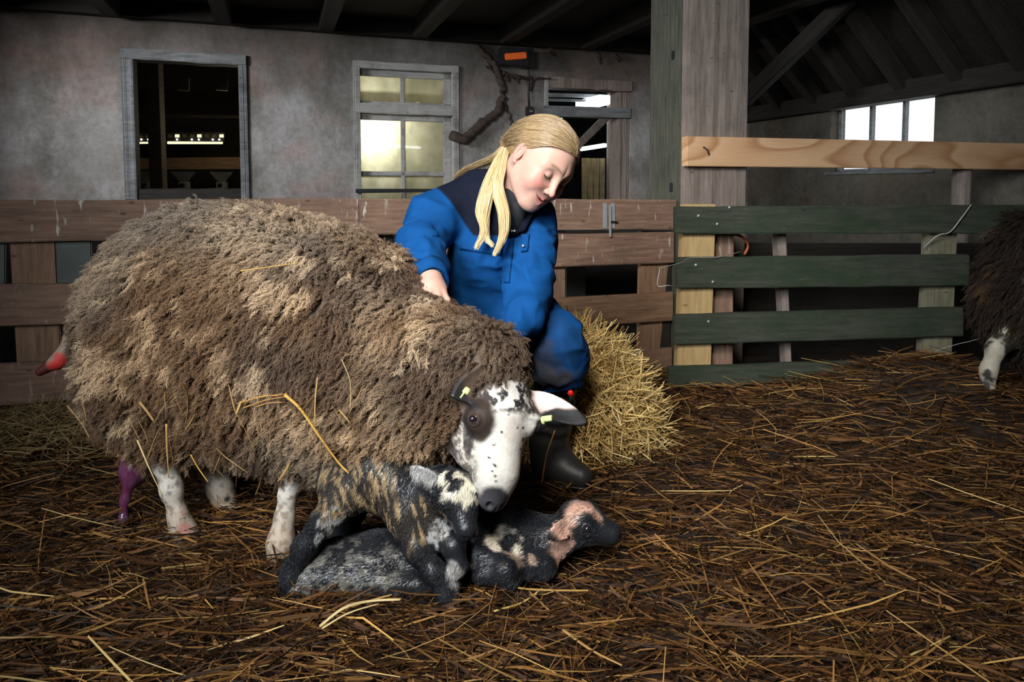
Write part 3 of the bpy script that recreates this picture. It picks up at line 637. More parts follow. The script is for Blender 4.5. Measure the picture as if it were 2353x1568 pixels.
# ------------------------------------------------------------------ green fence on the right
PG = Plane(.625, 2.75, .1)
gf = empty('green_fence', PG.w(.6, 0), 'mossy green four-board fence at the right of the pen', 'fence')
gb = []
for q in ((1552, 475, 538, 2420, 470, 538), (1556, 592, 664, 2230, 585, 657), (1550, 724, 793, 2215, 707, 773), (1537, 845, 893, 2205, 822, 862)): gb.append(plank('board', PG, *q, 0, .03, M['green'], gf, wob=.002))
for q in ((1578, 1653, 470, 1561, 1640, 888, 'palewood'), (2150, 2216, 500, 2132, 2200, 850, 'oldpale')): upright('upright', PG, *q[:6], -.032, .05, M[q[6]], gf)
for q in ((1654, 1709, 480, 1640, 1705, 880, 'brown'), (1808, 1830, 480, 1833, 1846, 870, 'post')): upright('upright', PG, *q[:6], -.09, .06, M[{'brown': 'brown_v'}.get(q[6], q[6])], gf)
for i, x, y in ((0, 1605, 496), (0, 1648, 515), (0, 1676, 477), (1, 1599, 609), (1, 1638, 648), (2, 1628, 739)):
    p_ = PG.w(*PG.hit(x, y), .0); tube('screw', [p_ - PG.n * .004, p_ + PG.n * .004], .0055, M['iron'], gb[i], sides=10)
def twine(name, path, pl, r, lab, cat='twine'):
    o = tube(name, spline([pl.w(*pl.hit(x, y), of) for x, y, of in path], 24), r, M['rope'], sides=6); prop(o, lab, cat); return o
twine('baling_twine', ((1478, 603, .2), (1540, 597, .12), (1580, 590, .04), (1650, 590, .01), (1730, 583, -.1)), PG, .0014, 'pale twine stretched from the gate to the second green board')
twine('baling_twine', ((2228, 470, .01), (2205, 500, .012), (2178, 533, .012), (2150, 541, .012), (2130, 570, -.02)), PG, .0028, 'white twine looped over the top green board near the right upright')
twine('baling_twine', ((2232, 548, .06), (2250, 560, .1), (2262, 590, .1), (2250, 660, .1), (2235, 720, .1), (2222, 765, .08), (2180, 785, .05), (2140, 800, .04), (2116, 820, .04)), PG, .0013, 'thin twine hanging down beside the dark sheep')
twine('baling_twine', ((1480, 605, .2), (1476, 640, .2), (1500, 640, .2), (1540, 655, .1)), PG, .0018, 'frayed twine knot on the gate edge beside the green fence')
o = tube('orange_twine', spline([PG.w(*PG.hit(x, y), -.12) for x, y in ((1700, 546), (1725, 545), (1745, 560), (1748, 575), (1740, 592))], 16), .006, simple('orange_twine', (.3, .08, .03), .8), sides=6); prop(o, 'orange twine loop hanging behind the green fence', 'twine')
# plank walls in shadow behind the pen
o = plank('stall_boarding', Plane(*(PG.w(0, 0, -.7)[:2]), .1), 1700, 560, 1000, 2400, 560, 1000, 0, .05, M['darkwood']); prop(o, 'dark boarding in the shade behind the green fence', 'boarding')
# ================================================================== THE EWE
def patch(V, lst, wob=.35, ns=40, soft=.25):
    """soft mask of coat patches: (px,py,Y,rpx) balls with ragged edges"""
    m = np.zeros(len(V)); w = (fbm(V, ns, 3) - .5) * 2 * wob
    for a, b, c, r in lst:
        r_ = R(r, c); d = np.linalg.norm(V - P(a, b, c), axis=1) / r_ + w * 1.6
        m = np.maximum(m, 1 - sstep(1 - soft, 1 + soft, d))
    return m
_y0 = P(380, 770, 1.82); _y1 = P(1050, 850, 1.50)
def _squash(p, s):
    q = p.copy(); yc = _y0[1] + (np.clip(p[:, 0], _y0[0], _y1[0]) - _y0[0]) / (_y1[0] - _y0[0]) * (_y1[1] - _y0[1]); q[:, 1] = yc + (p[:, 1] - yc) / s; return q
EWE_T = [(372, 880, 1.80, 150), (430, 775, 1.82, 196), (480, 732, 1.80, 228), (640, 772, 1.76, 256), (800, 812, 1.70, 234), (910, 876, 1.62, 178)]
EWE_N = [(910, 876, 1.62, 178), (1035, 874, 1.52, 138), (1120, 842, 1.46, 82)]
def ewe_torso(p):
    q = _squash(p, .84)
    d = chain(q, EWE_T, .12); d = smin(d, chain(q, EWE_N, .08), .10)
    d = smin(d, chain(q, [(690, 985, 1.66, 60), (800, 985, 1.66, 62)], .05), .10)   # brisket
    d = smin(d, chain(p, [(330, 880, 1.68, 100), (365, 985, 1.66, 52)], .05), .10)  # near thigh
    d = smin(d, chain(p, [(360, 880, 1.92, 90), (470, 1000, 1.82, 46)], .05), .08)  # far thigh
    return d * .9
EWE_LEGS = [[(372, 980, 1.66, 44), (381, 1060, 1.645, 26), (394, 1125, 1.635, 20), (410, 1190, 1.625, 18), (424, 1228, 1.62, 25), (440, 1252, 1.61, 26)],
            [(470, 1000, 1.82, 44), (485, 1065, 1.80, 30), (507, 1125, 1.77, 26), (520, 1160, 1.76, 20), (528, 1176, 1.75, 13)],
            [(690, 990, 1.62, 50), (684, 1075, 1.60, 30), (662, 1135, 1.585, 17), (654, 1190, 1.575, 18), (645, 1248, 1.56, 27), (640, 1300, 1.55, 20), (640, 1325, 1.54, 22)],
            [(850, 1000, 1.78, 46), (855, 1085, 1.78, 28), (850, 1150, 1.78, 17), (845, 1200, 1.78, 24), (845, 1232, 1.77, 24)]]
def ewe_legs(p):
    d = chain(p, EWE_LEGS[0], .03)
    for l in EWE_LEGS[1:]: d = np.minimum(d, chain(p, l, .03))
    return d
def cam2w(v): return np.array([v[0], -v[2], v[1]], float)
# head frame: u lateral (towards her own right = picture left), v down the face, w out of the face
hv = unit(cam2w((-.10, -.93, .30))); hw = cam2w((.46, .22, .86)); hw = unit(hw - (hw @ hv) * hv); huu = np.cross(hv, hw)
if huu @ cam2w((-1, 0, 0)) < 0: huu = -huu
EH = np.stack([huu, hv, hw], 1); EO = P(1150, 962, 1.42)
def e2w(u, v, w): return EO + EH @ np.array([u, v, w])
EARS = []
def ear_sdf(p, base, tip, nrm, wid, th, cup=.5):
    base = np.asarray(base); tip = np.asarray(tip); ax = unit(tip - base); L = np.linalg.norm(tip - base); n = unit(np.asarray(nrm) - (np.asarray(nrm) @ ax) * ax); s = np.cross(ax, n)
    q = p - base; t = q @ ax / L; a = q @ s; b = q @ n
    prof = wid * np.sqrt(np.clip(np.sin(np.clip(t * .93 + .07, 0, 1) ** .75 * math.pi), 1e-4, 1))
    b = b - cup * a * a / wid + cup * .25 * wid
    return np.maximum(np.sqrt((a / prof) ** 2 + (b / th) ** 2 + (np.maximum(np.abs(t - .5) - .5, 0) * L / th) ** 2) - 1, -.9) * th * .8
e_rb, e_rt = e2w(-.062, -.045, -.005), P(1350, 972, 1.40); e_lb, e_lt = e2w(.06, -.055, -.01), P(1040, 908, 1.37)
def ewe_skull(p):
    q = (p - EO) @ EH; qa = q.copy(); qa[:, 0] = np.abs(q[:, 0])
    d = ell(q, (0, -.035, -.025), (.064, .075, .068))
    d = smin(d, cone(q, (0, .0, -.004), (0, .105, .006), .064, .042), .03)
    d = smin(d, cone(q, (0, .105, .006), (0, .152, .0), .039, .031), .03)
    d = smin(d, cone(q, (0, .01, -.075), (0, .125, -.034), .048, .024), .035)
    d = smin(d, ell(qa, (.046, .04, -.052), (.030, .066, .052)), .03)
    d = smin(d, ball(qa, (.057, .002, .022), .027), .022)
    d = smax(d, -ball(qa, (.077, .006, .036), .0165), .008)
    d = smin(d, ball(qa, (.069, .004, .030), .0172), .004)          # lids round the eyeball
    d = smax(d, -ell(qa, (.0850, .006, .0385), (.014, .0150, .0125)), .003)
    d = smax(d, -ell(qa, (.014, .169, .020), (.0055, .009, .008)), .006)
    d = smax(d, -ell(q, (0, .156, -.020), (.034, .030, .0016)), .004)
    d = smax(d, -ell(q, (0, .178, .01), (.0014, .012, .02)), .003)
    return d
def ewe_head(p):
    d = ewe_skull(p)
    d = smin(d, ear_sdf(p, e_rb, e_rt, cam2w((.1, .55, .83)), .027, .0072), .012)
    d = smin(d, ear_sdf(p, e_lb, e_lt, cam2w((.1, .25, .97)), .021, .0068), .012)
    return d
EWE_TAIL = [(225, 720, 1.78, 20), (172, 772, 1.74, 18), (138, 828, 1.72, 16), (92, 855, 1.71, 10)]
def ewe_sdf(p):
    d = smin(ewe_torso(p), ewe_legs(p), .03); d = smin(d, chain(p, EWE_TAIL, .02), .015)
    return smin(d, ewe_head(p), .03)
ewe = empty('sheep', (*P(640, 1000, 1.72)[:2], 0), 'brown woolly ewe with a spotted white face, standing over the lambs', 'sheep')
lo = np.array([P(80, 500, 1.95)[0] - .02, 1.2, -.02]); hi = np.array([P(1350, 900, 1.4)[0] + .06, 2.12, .9])
Ve, Fe = surf(lambda p: smax(ewe_sdf(p), .196 - np.linalg.norm(p - EO, axis=1), .0005), lo, hi, .0050, pad=.02)
V_, F_ = surf(lambda p: smax(ewe_sdf(p), np.linalg.norm(p - EO, axis=1) - .2, .0005), EO - .21, EO + .21, .0026, pad=.008)
Fe = np.concatenate([Fe, F_ + len(Ve)]); Ve = np.concatenate([Ve, V_])
dt = ewe_torso(Ve); dl = ewe_legs(Ve); dh = ewe_head(Ve); dtl = chain(Ve, EWE_TAIL, .02)
q = (Ve - EO) @ EH; qa = np.abs(q[:, 0])
woolm = sstep(.012, -.002, dt - np.minimum(dl, np.minimum(dh, dtl)) - .004)
woolm = woolm * sstep(.002, .010, ewe_skull(Ve)); white = np.array([.62, .59, .53]); blk = np.array([.018, .016, .017]); brn = np.array([.042, .027, .021])
n1 = fbm(Ve, 90, 4); n2 = fbm(Ve, 220, 3); n3 = fbm(Ve, 34, 3)
ch = np.tile(white, (len(Ve), 1))
def addc(c, col, m): return c * (1 - m[:, None]) + np.asarray(col) * m[:, None]
ch = addc(ch, (.62, .5, .42), sstep(.45, .7, n3) * .35)
jaw = sstep(.03, -.01, q[:, 2]) * sstep(.022, .048, q[:, 0])                       # speckled cheek
ch = addc(ch, blk, jaw * sstep(.45, .53, fbm(Ve, 150, 3)) * .9); ch = addc(ch, (.42, .34, .27), jaw * .35)
ch = addc(ch, blk, sstep(.03, .045, q[:, 0]) * sstep(-.055, -.072, q[:, 2] - .25 * q[:, 1] + .02 * (n3 - .5)) * sstep(.115, .06, q[:, 1]))  # dark cheek edge
pol = sstep(-.006, -.028, q[:, 1] + .03 * (n3 - .5)); ch = addc(ch, blk, pol * sstep(.44, .49, fbm(Ve, 58, 3)) * (.4 + .6 * sstep(.3, .5, n2)))
def eb(c, r, s): return sstep(1.25, .95, np.linalg.norm((q - np.array(c)) / np.array(r), axis=1) + (n3 - .5) * s)
ch = addc(ch, brn, eb((.060, .005, .02), (.032, .040, .036), .4)); ch = addc(ch, blk, eb((-.068, .004, .018), (.026, .034, .03), .5))
ch = addc(ch, blk, eb((.07, .035, .0), (.012, .05, .016), .8) * .8)
ch = addc(ch, (.035, .033, .04), eb((.006, .152, .016), (.026, .040, .03), .5)); ch = addc(ch, (.05, .048, .055), sstep(.136, .158, q[:, 1]) * sstep(.0, .018, q[:, 0]) * .9)
sp = np.zeros(len(Ve))
for u, v, r in ((.02, .03, .0035), (-.012, .016, .004), (-.028, .014, .004), (.031, .06, .004), (.026, .105, .004), (.022, .128, .004), (.02, .14, .003), (-.034, .044, .005), (.012, -.012, .003), (-.04, .028, .003), (.035, .09, .0035), (-.03, .065, .003), (.028, .118, .003)):
    sp = np.maximum(sp, (1 - sstep(.5, 1.3, np.hypot(q[:, 0] - u, q[:, 1] - v * .85) / (r * .72) + 2.2 * (n2 - .5))) * (q[:, 2] > 0))
ch = addc(ch, blk, sp)
de = np.minimum(ear_sdf(Ve, e_rb, e_rt, cam2w((.1, .55, .83)), .027, .0072), ear_sdf(Ve, e_lb, e_lt, cam2w((.1, .25, .97)), .021, .0068)); em = sstep(.012, .004, de) * sstep(.064, .075, qa)
te = np.clip(((Ve - e_rb) @ (e_rt - e_rb)) / np.dot(e_rt - e_rb, e_rt - e_rb), 0, 1)
earc = mixc((.66, .5, .45), blk * .5, sstep(.34, .5, te + (n3 - .5) * .3 + .012 / .02 * 0 + .35 * np.clip((e_rb[2] + (e_rt[2] - e_rb[2]) * te - Ve[:, 2]) / .018, -1, 1))); earc[q[:, 0] > 0] = blk * 1.2
ch = ch * (1 - em[:, None]) + earc * em[:, None]
cl = np.tile(np.array([.60, .56, .49]), (len(Ve), 1)); cl = addc(cl, (.10, .085, .07), sstep(.5, .62, n1) * .7); cl = addc(cl, (.34, .22, .12), sstep(.16, .04, Ve[:, 2]) * .55)
cl = addc(cl, (.45, .12, .1), patch(Ve, [(418, 1180, 1.6, 14), (424, 1215, 1.6, 14)], .6) * .6)
cl = addc(cl, blk, patch(Ve, [(448, 1252, 1.6, 22), (446, 1236, 1.59, 14), (640, 1328, 1.54, 16), (522, 1147, 1.74, 6), (520, 1180, 1.75, 9)], .2)); cl = addc(cl, (.11, .11, .12), patch(Ve, [(690, 1050, 1.6, 44)], .5) * .8)
ct = np.tile(np.array([.22, .17, .12]), (len(Ve), 1)); ct = addc(ct, (.42, .025, .02), patch(Ve, [(136, 828, 1.71, 20), (122, 838, 1.71, 18)], .4)); ct = addc(ct, (.06, .008, .008), patch(Ve, [(98, 850, 1.71, 25)], .2))
near = np.argmin(np.stack([dl, dh, dtl]), 0); col = np.where((near == 1)[:, None], ch, np.where((near == 0)[:, None], cl, ct))
col = col * (1 - woolm[:, None]) + np.array([.09, .06, .04]) * woolm[:, None]
npmesh('body', Ve, Fe, M['hide'], ewe, col)
# eyes, ear tags, afterbirth
def ballmesh(name, c, r, m, par, scale=None, n=20):
    bm = bmesh.new(); bmesh.ops.create_uvsphere(bm, u_segments=n, v_segments=n * 2 // 3, radius=r)
    if scale is not None: bmesh.ops.scale(bm, vec=scale, verts=bm.verts)
    me = bpy.data.meshes.new(name); bm.to_mesh(me); bm.free()
    for p_ in me.polygons: p_.use_smooth = True
    me.materials.append(m); o = bpy.data.objects.new(name, me); C.objects.link(o); o.location = c; setparent(o, par); return o
M['iris'] = simple('amber_iris', (.045, .03, .022), .1, bstr=0, spec=.6)
for s in (1, -1):
    ey = ballmesh('eye', e2w(s * .0693, .0045, .0303), .0152, M['iris'], ewe); pu = e2w(s * .0787, .0055, .0372)
    ballmesh('pupil', pu, .0084, M['eye'], ey, (1.1, .9, .9))
def tag(c, ax, L, r):
    o = tube('ear_tag', [c, c + ax * L], [r, r * .95], M['tag'], ewe, sides=14); return o
tc = P(1256, 957, 1.385); tag(tc + cam2w((-.006, -.006, 0)), unit(cam2w((.8, .25, .4))), .019, .0065); tag(tc + cam2w((-.008, -.007, .004)), unit(cam2w((.8, .25, .4))), .004, .0085)
tc = P(1076, 895, 1.345); tag(tc, unit(cam2w((-.5, -.5, .5))), .011, .0075); tube('ear_tag', [P(1068, 900, 1.34), P(1058, 915, 1.335)], [.002, .002], M['tag'], ewe)
sacp = lambda p: smin(smin(ell(p, P(312, 1080, 1.72), (.026, .024, .040)), chain(p, [(300, 1020, 1.73, 15), (296, 1090, 1.70, 11), (287, 1150, 1.69, 8), (283, 1195, 1.68, 8), (270, 1228, 1.67, 6), (262, 1233, 1.66, 5)], .02), .03), chain(p, [(318, 1020, 1.73, 22), (316, 1075, 1.72, 26)], .02), .03)
V, Fq = surf(sacp, P(245, 1245, 1.74) - [.05, .1, .02], P(350, 1000, 1.74) + [.05, .06, .05], .004); af = npmesh('afterbirth', V, Fq, M['sac'], ewe); af['label'] = 'glossy purple afterbirth hanging behind the hind leg'

# wool ------------------------------------------------------------------
def wool_mask(c):
    m = sstep(.006, -.004, ewe_torso(c) - np.minimum(ewe_legs(c), ewe_head(c)) - .002)
    front = sstep(1.95, 1.7, c[:, 1]); m = m * sstep(.006, .022, ewe_skull(c)) * (ear_sdf(c, e_lb, e_lt, cam2w((.1, .25, .97)), .021, .0068) > .012) * (np.linalg.norm(c - P(994, 668, 1.60), axis=1) > .022) * (chain(c, EWE_TAIL, .02) > .022); return m * (.25 + .75 * front)
def wool(V, Fq, nclump, per, keep, colf, Lm, crim, rad, droop, name, par, grow=None, K=9):
    pc, nc = sample_surface(V, Fq, nclump, keep)
    fl = np.stack([-.55 + .5 * 1.6 * (fbm(pc, 9) - .5) * 2, 1.5 * (fbm(pc + 7, 9) - .5), -1.0 + 1.2 * (fbm(pc + 3, 8) - .5)], 1); fl = fl - (fl * nc).sum(1)[:, None] * nc; fl = unit(fl)
    tw = (rng.random((len(pc), 3)) - .5) * .7; tw += (np.stack([fbm(pc + k * 5, 28) for k in range(3)], 1) - .5) * 2.2
    dr = unit(nc * (1 - droop)[:, None] + fl * droop[:, None] * 1.15 + tw * .55) if isinstance(droop, np.ndarray) else unit(nc * (1 - droop) + fl * droop * 1.15 + tw * .55)
    L = Lm * (.6 + .8 * rng.random(len(pc))) * (1 if grow is None else grow(pc))
    i = np.repeat(np.arange(len(pc)), per); n = len(i)
    t1 = unit(np.cross(dr, [.3, .5, .8])); t2 = np.cross(dr, t1)
    sp = np.sqrt(rng.random(n)) * .0068; an = rng.random(n) * 6.283
    root = pc[i] + (t1[i] * np.cos(an)[:, None] + t2[i] * np.sin(an)[:, None]) * sp[:, None]
    root = root - nc[i] * ((root - pc[i]) * nc[i]).sum(1)[:, None] - nc[i] * .004
    tip = pc[i] + dr[i] * L[i][:, None] * (.75 + .5 * rng.random(n))[:, None] + (rng.random((n, 3)) - .5) * .006
    t = np.linspace(0, 1, K)[None, :, None]
    pts = root[:, None] * (1 - t) + tip[:, None] * t + nc[i][:, None] * (t * (1 - t)) * .016 - np.array([0, 0, 1]) * (t ** 2) * .008
    ph = (rng.random(len(pc)) * 6.283)[i] + rng.normal(0, .5, n); fr = (7 + 6 * rng.random(len(pc)))[i]
    aa = ph[:, None] + fr[:, None] * np.linspace(0, 1.5, K)[None]; am = crim * (np.linspace(0.1, 1, K)[None] ** .7) * (.5 + rng.random(n))[:, None]
    pts = pts + t1[i][:, None] * (np.cos(aa) * am)[..., None] + t2[i][:, None] * (np.sin(aa) * am)[..., None]
    rr = rad * np.linspace(1, .45, K)[None] * (.7 + .6 * rng.random(n))[:, None]
    c0, c1 = colf(pc); jit = (.8 + .4 * rng.random((n, 1, 1))) * (.86 + .28 * rng.random(len(pc)))[i][:, None, None]
    cc = (c0[i][:, None] * (1 - t) + c1[i][:, None] * t) * jit
    return curves(name, pts, rr, cc, M['wool'], par, loc=par.location)
def ewe_wool_col(p):
    a = fbm(p, 11, 3); b = fbm(p + 3.1, 34, 3); warm = fbm(p + 9, 4, 2)
    dark = mixc((.062, .037, .023), (.108, .059, .028), sstep(.4, .6, warm)); tan = mixc((.33, .245, .16), (.36, .245, .14), sstep(.45, .65, warm))
    k = sstep(.515, .63, a * .55 + b * .45)
    k = np.maximum(k, .6 * patch(p, [(900, 690, 1.5, 60), (950, 660, 1.5, 40), (880, 780, 1.48, 50), (900, 1000, 1.45, 80), (700, 1000, 1.5, 100), (640, 810, 1.5, 22), (530, 800, 1.5, 20), (600, 560, 1.6, 90), (860, 900, 1.46, 60), (270, 640, 1.7, 90)], .8, 16, .9))
    neck = sstep(P(985, 800, 1.5)[0], P(1040, 800, 1.5)[0], p[:, 0] + (b - .5) * .1); k = k * (1 - .85 * neck)
    base = dark * (1 - k[:, None]) + tan * k[:, None]
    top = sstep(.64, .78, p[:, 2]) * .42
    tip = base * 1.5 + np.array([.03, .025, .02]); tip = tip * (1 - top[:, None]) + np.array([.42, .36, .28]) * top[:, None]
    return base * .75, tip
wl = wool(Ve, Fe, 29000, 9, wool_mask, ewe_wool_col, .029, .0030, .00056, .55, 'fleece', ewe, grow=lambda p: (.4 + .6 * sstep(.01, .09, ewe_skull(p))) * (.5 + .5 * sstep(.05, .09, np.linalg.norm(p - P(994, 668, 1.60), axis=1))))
wl['label'] = 'shaggy brown and tan fleece'

# ================================================================== THE LAMBS
def wetfur(V, Fq, n, colf, L, name, par, flow, O, Hm):
    p, nn = sample_surface(V, Fq, n, lambda c: (.25 + .75 * (c[:, 1] < 1.55)) * (1 - sstep(.02, .045, ((c - O) @ Hm)[:, 1]) * (np.linalg.norm(c - O, axis=1) < .13))); f = flow(p) + (np.stack([fbm(p + k * 5, 45) for k in range(3)], 1) - .5) * 1.6; f = unit(f - (f * nn).sum(1)[:, None] * nn)
    K = 5; t = np.linspace(0, 1, K)[None, :, None]; l = L * (.5 + rng.random(n))[:, None, None]
    cl = (np.stack([fbm(p + 9 + k * 3, 120, 2) for k in range(3)], 1) - .5) * .006
    pts = p[:, None] + f[:, None] * t * l + nn[:, None] * (np.sin(t * math.pi * .75) *   .0024 - .0008) + cl[:, None] * t
    c = colf(p)[:, None] * (.75 + .5 * rng.random((n, 1, 1))) * np.ones((1, K, 1))
    return curves(name, pts, .0004 * np.linspace(1, .4, K)[None] * (.7 + .6 * rng.random((n, 1))), c, M['wetfur'], par, loc=par.location)
BLK = np.array([.013, .014, .017]); CRM = np.array([.38, .27, .14]); GRY = np.array([.30, .30, .29]); PNK = np.array([.60, .36, .27])
# lamb getting up, its head under the ewe's muzzle
LA_B = [(795, 1110, 1.50, 66), (868, 1082, 1.50, 66), (945, 1135, 1.47, 66), (975, 1195, 1.44, 58)]
LA_L = [[(795, 1140, 1.46, 46), (742, 1200, 1.43, 27), (700, 1258, 1.42, 24), (668, 1335, 1.41, 22), (664, 1376, 1.40, 22)],
        [(935, 1190, 1.42, 42), (960, 1262, 1.39, 27), (1000, 1320, 1.37, 21), (1026, 1372, 1.36, 20), (1040, 1418, 1.35, 20)],
        [(1000, 1205, 1.43, 40), (1044, 1255, 1.385, 24), (1056, 1300, 1.37, 14), (1040, 1345, 1.375, 13)],
        [(815, 1150, 1.56, 42), (790, 1220, 1.58, 24), (770, 1290, 1.58, 18)]]
AO = P(1054, 1142, 1.375); av = unit(cam2w((.28, -.80, .53))); aw = cam2w((.2, .55, .75)); aw = unit(aw - (aw @ av) * av); au = np.cross(av, aw)
if au @ cam2w((-1, 0, 0)) < 0: au = -au
AH = np.stack([au, av, aw], 1)
def lamb_head(p, O, Hm):
    q = (p - O) @ Hm; qa = q.copy(); qa[:, 0] = np.abs(q[:, 0])
    d = ell(q, (0, -.012, -.008), (.040, .045, .040)); d = smin(d, cone(q, (0, .01, .0), (0, .062, .004), .034, .0235), .02); d = smin(d, cone(q, (0, .005, -.028), (0, .058, -.012), .026, .015), .018)
    d = smin(d, ball(qa, (.030, .008, .014), .014), .01); d = smax(d, -ball(qa, (.043, .010, .021), .0085), .004)
    d = smax(d, -ell(qa, (.009, .083, .013), (.0038, .006, .005)), .004); d = smax(d, -ell(q, (0, .076, -.009), (.022, .02, .0014)), .003); d = smax(d, -ell(q, (0, .086, .004), (.0012, .008, .012)), .003)
    return d
a_e = [(e, t) for e, t in ((AO + AH @ np.array([.034, -.028, -.01]), P(944, 1074, 1.40)), (AO + AH @ np.array([-.034, -.028, -.01]), P(1128, 1090, 1.42)))]
def lambA(p):
    d = chain(p, LA_B, .05)
    for l in LA_L: d = smin(d, chain(p, l, .02), .025)
    d = smin(d, chain(p, [(955, 1150, 1.46, 55), (1015, 1125, 1.43, 46), (1050, 1135, 1.40, 40)], .03), .03)
    d = smin(d, lamb_head(p, AO, AH), .018)
    d = smin(d, ear_sdf(p, *a_e[0], cam2w((-.1, .5, .85)), .021, .0042), .008); return smin(d, ear_sdf(p, *a_e[1], cam2w((.1, .5, .85)), .019, .0042), .008)
def colA(V):
    s = V.copy() @ np.array([[1, 0, .35], [0, 1, 0], [-.35, 0, 1]]).T; s = s * np.array([1, .5, .20])
    str_ = sstep(.49, .58, fbm(s, 135, 3)); c = np.tile(BLK, (len(V), 1))
    fl = patch(V, [(800, 1090, 1.44, 70), (860, 1130, 1.42, 62), (770, 1140, 1.43, 50), (905, 1190, 1.40, 46), (965, 1200, 1.38, 60)], .5, 22, .4)
    c = addc(c, CRM, fl * str_ * .85); c = addc(c, (.13, .09, .05), fl * .14)
    c = addc(c, GRY, patch(V, [(780, 1200, 1.42, 30), (748, 1222, 1.40, 20), (730, 1245, 1.40, 14), (1005, 1215, 1.40, 26), (1075, 1200, 1.36, 8)], .7, 60) * sstep(.42, .55, fbm(V, 70)))
    c = addc(c, GRY * .9, patch(V, [(955, 1082, 1.40, 28), (985, 1095, 1.40, 22)], .3, 50)); c = addc(c, (.62, .58, .46), patch(V, [(1062, 1115, 1.35, 46), (1080, 1140, 1.33, 24), (1020, 1105, 1.38, 22)], .5, 45) * sstep(.40, .5, fbm(V + 2, 55)))
    c = addc(c, BLK, patch(V, [(1036, 1172, 1.34, 22), (1090, 1160, 1.33, 14), (1080, 1205, 1.31, 28)], .3)); c = addc(c, (.34, .33, .31), patch(V, [(1046, 1310, 1.36, 22), (1040, 1340, 1.37, 18)], .3) * .9)
    return addc(c, BLK, patch(V, [(1003, 1340, 1.36, 26), (1030, 1390, 1.35, 40)], .2))
def make_lamb(label, sdf, colf, lo, hi, flow, O, Hm, nfur):
    r = empty('lamb', (*((np.array(lo) + np.array(hi)) / 2)[:2], 0), label, 'lamb')
    V, Fq = surf(sdf, lo, hi, .0036, pad=.01); npmesh('body', V, Fq, M['wet'], r, colf(V)); f = wetfur(V, Fq, nfur, colf, .0075, 'wet_coat', r, flow, O, Hm)
    for s in (1, -1): ballmesh('eye', O + Hm @ np.array([s * .0355, .0095, .0165]), .0085, M['eye'], r, n=14)
    return r
make_lamb('black and cream newborn lamb half standing, its head under the ewe\'s muzzle', lambA, colA, P(640, 1440, 1.45) - [.03, .18, .02], P(1145, 1000, 1.55) + [.03, .12, .03], lambda p: np.stack([-.3 + 0 * p[:, 0], 0 * p[:, 0], -1 + 0 * p[:, 0]], 1), AO, AH, 52000)
# lamb lying on the straw, head up on the right
LB_B = [(700, 1325, 1.46, 56), (770, 1318, 1.46, 64), (870, 1302, 1.47, 68), (990, 1288, 1.48, 66), (1120, 1250, 1.49, 66), (1190, 1238, 1.50, 60)]
LB_L = [[(1150, 1275, 1.45, 42), (1250, 1302, 1.43, 26), (1165, 1318, 1.40, 22), (1105, 1325, 1.39, 18)], [(1090, 1270, 1.44, 40), (1165, 1310, 1.39, 24), (1178, 1338, 1.39, 15)],
        [(720, 1330, 1.44, 58), (880, 1345, 1.41, 34), (960, 1345, 1.40, 20), (1035, 1362, 1.39, 16)], [(690, 1330, 1.44, 50), (690, 1362, 1.41, 38)]]
BO = P(1342, 1198, 1.47); bv = unit(cam2w((.90, -.38, .20))); bw = cam2w((.30, .80, .30)); bw = unit(bw - (bw @ bv) * bv); bu = np.cross(bv, bw); BH = np.stack([bu, bv, bw], 1)
bs = 1 if bu @ cam2w((0, 0, 1)) > 0 else -1
b_e = [(BO + BH @ np.array([bs * .036, -.030, .0]), P(1262, 1236, 1.41)), (BO + BH @ np.array([-bs * .036, -.030, .0]), P(1300, 1165, 1.56))]
def lambB(p):
    d = chain(p, LB_B, .05)
    for l in LB_L: d = smin(d, chain(p, l, .02), .02)
    d = smin(d, chain(p, [(1190, 1235, 1.50, 58), (1265, 1240, 1.49, 44), (1310, 1220, 1.48, 38)], .03), .03); d = smin(d, lamb_head(p, BO, BH), .015)
    d = smin(d, ear_sdf(p, *b_e[0], cam2w((-.35, .1, .9)), .020, .0042), .008); return smin(d, ear_sdf(p, *b_e[1], cam2w((-.3, .8, .3)), .018, .0042), .008)
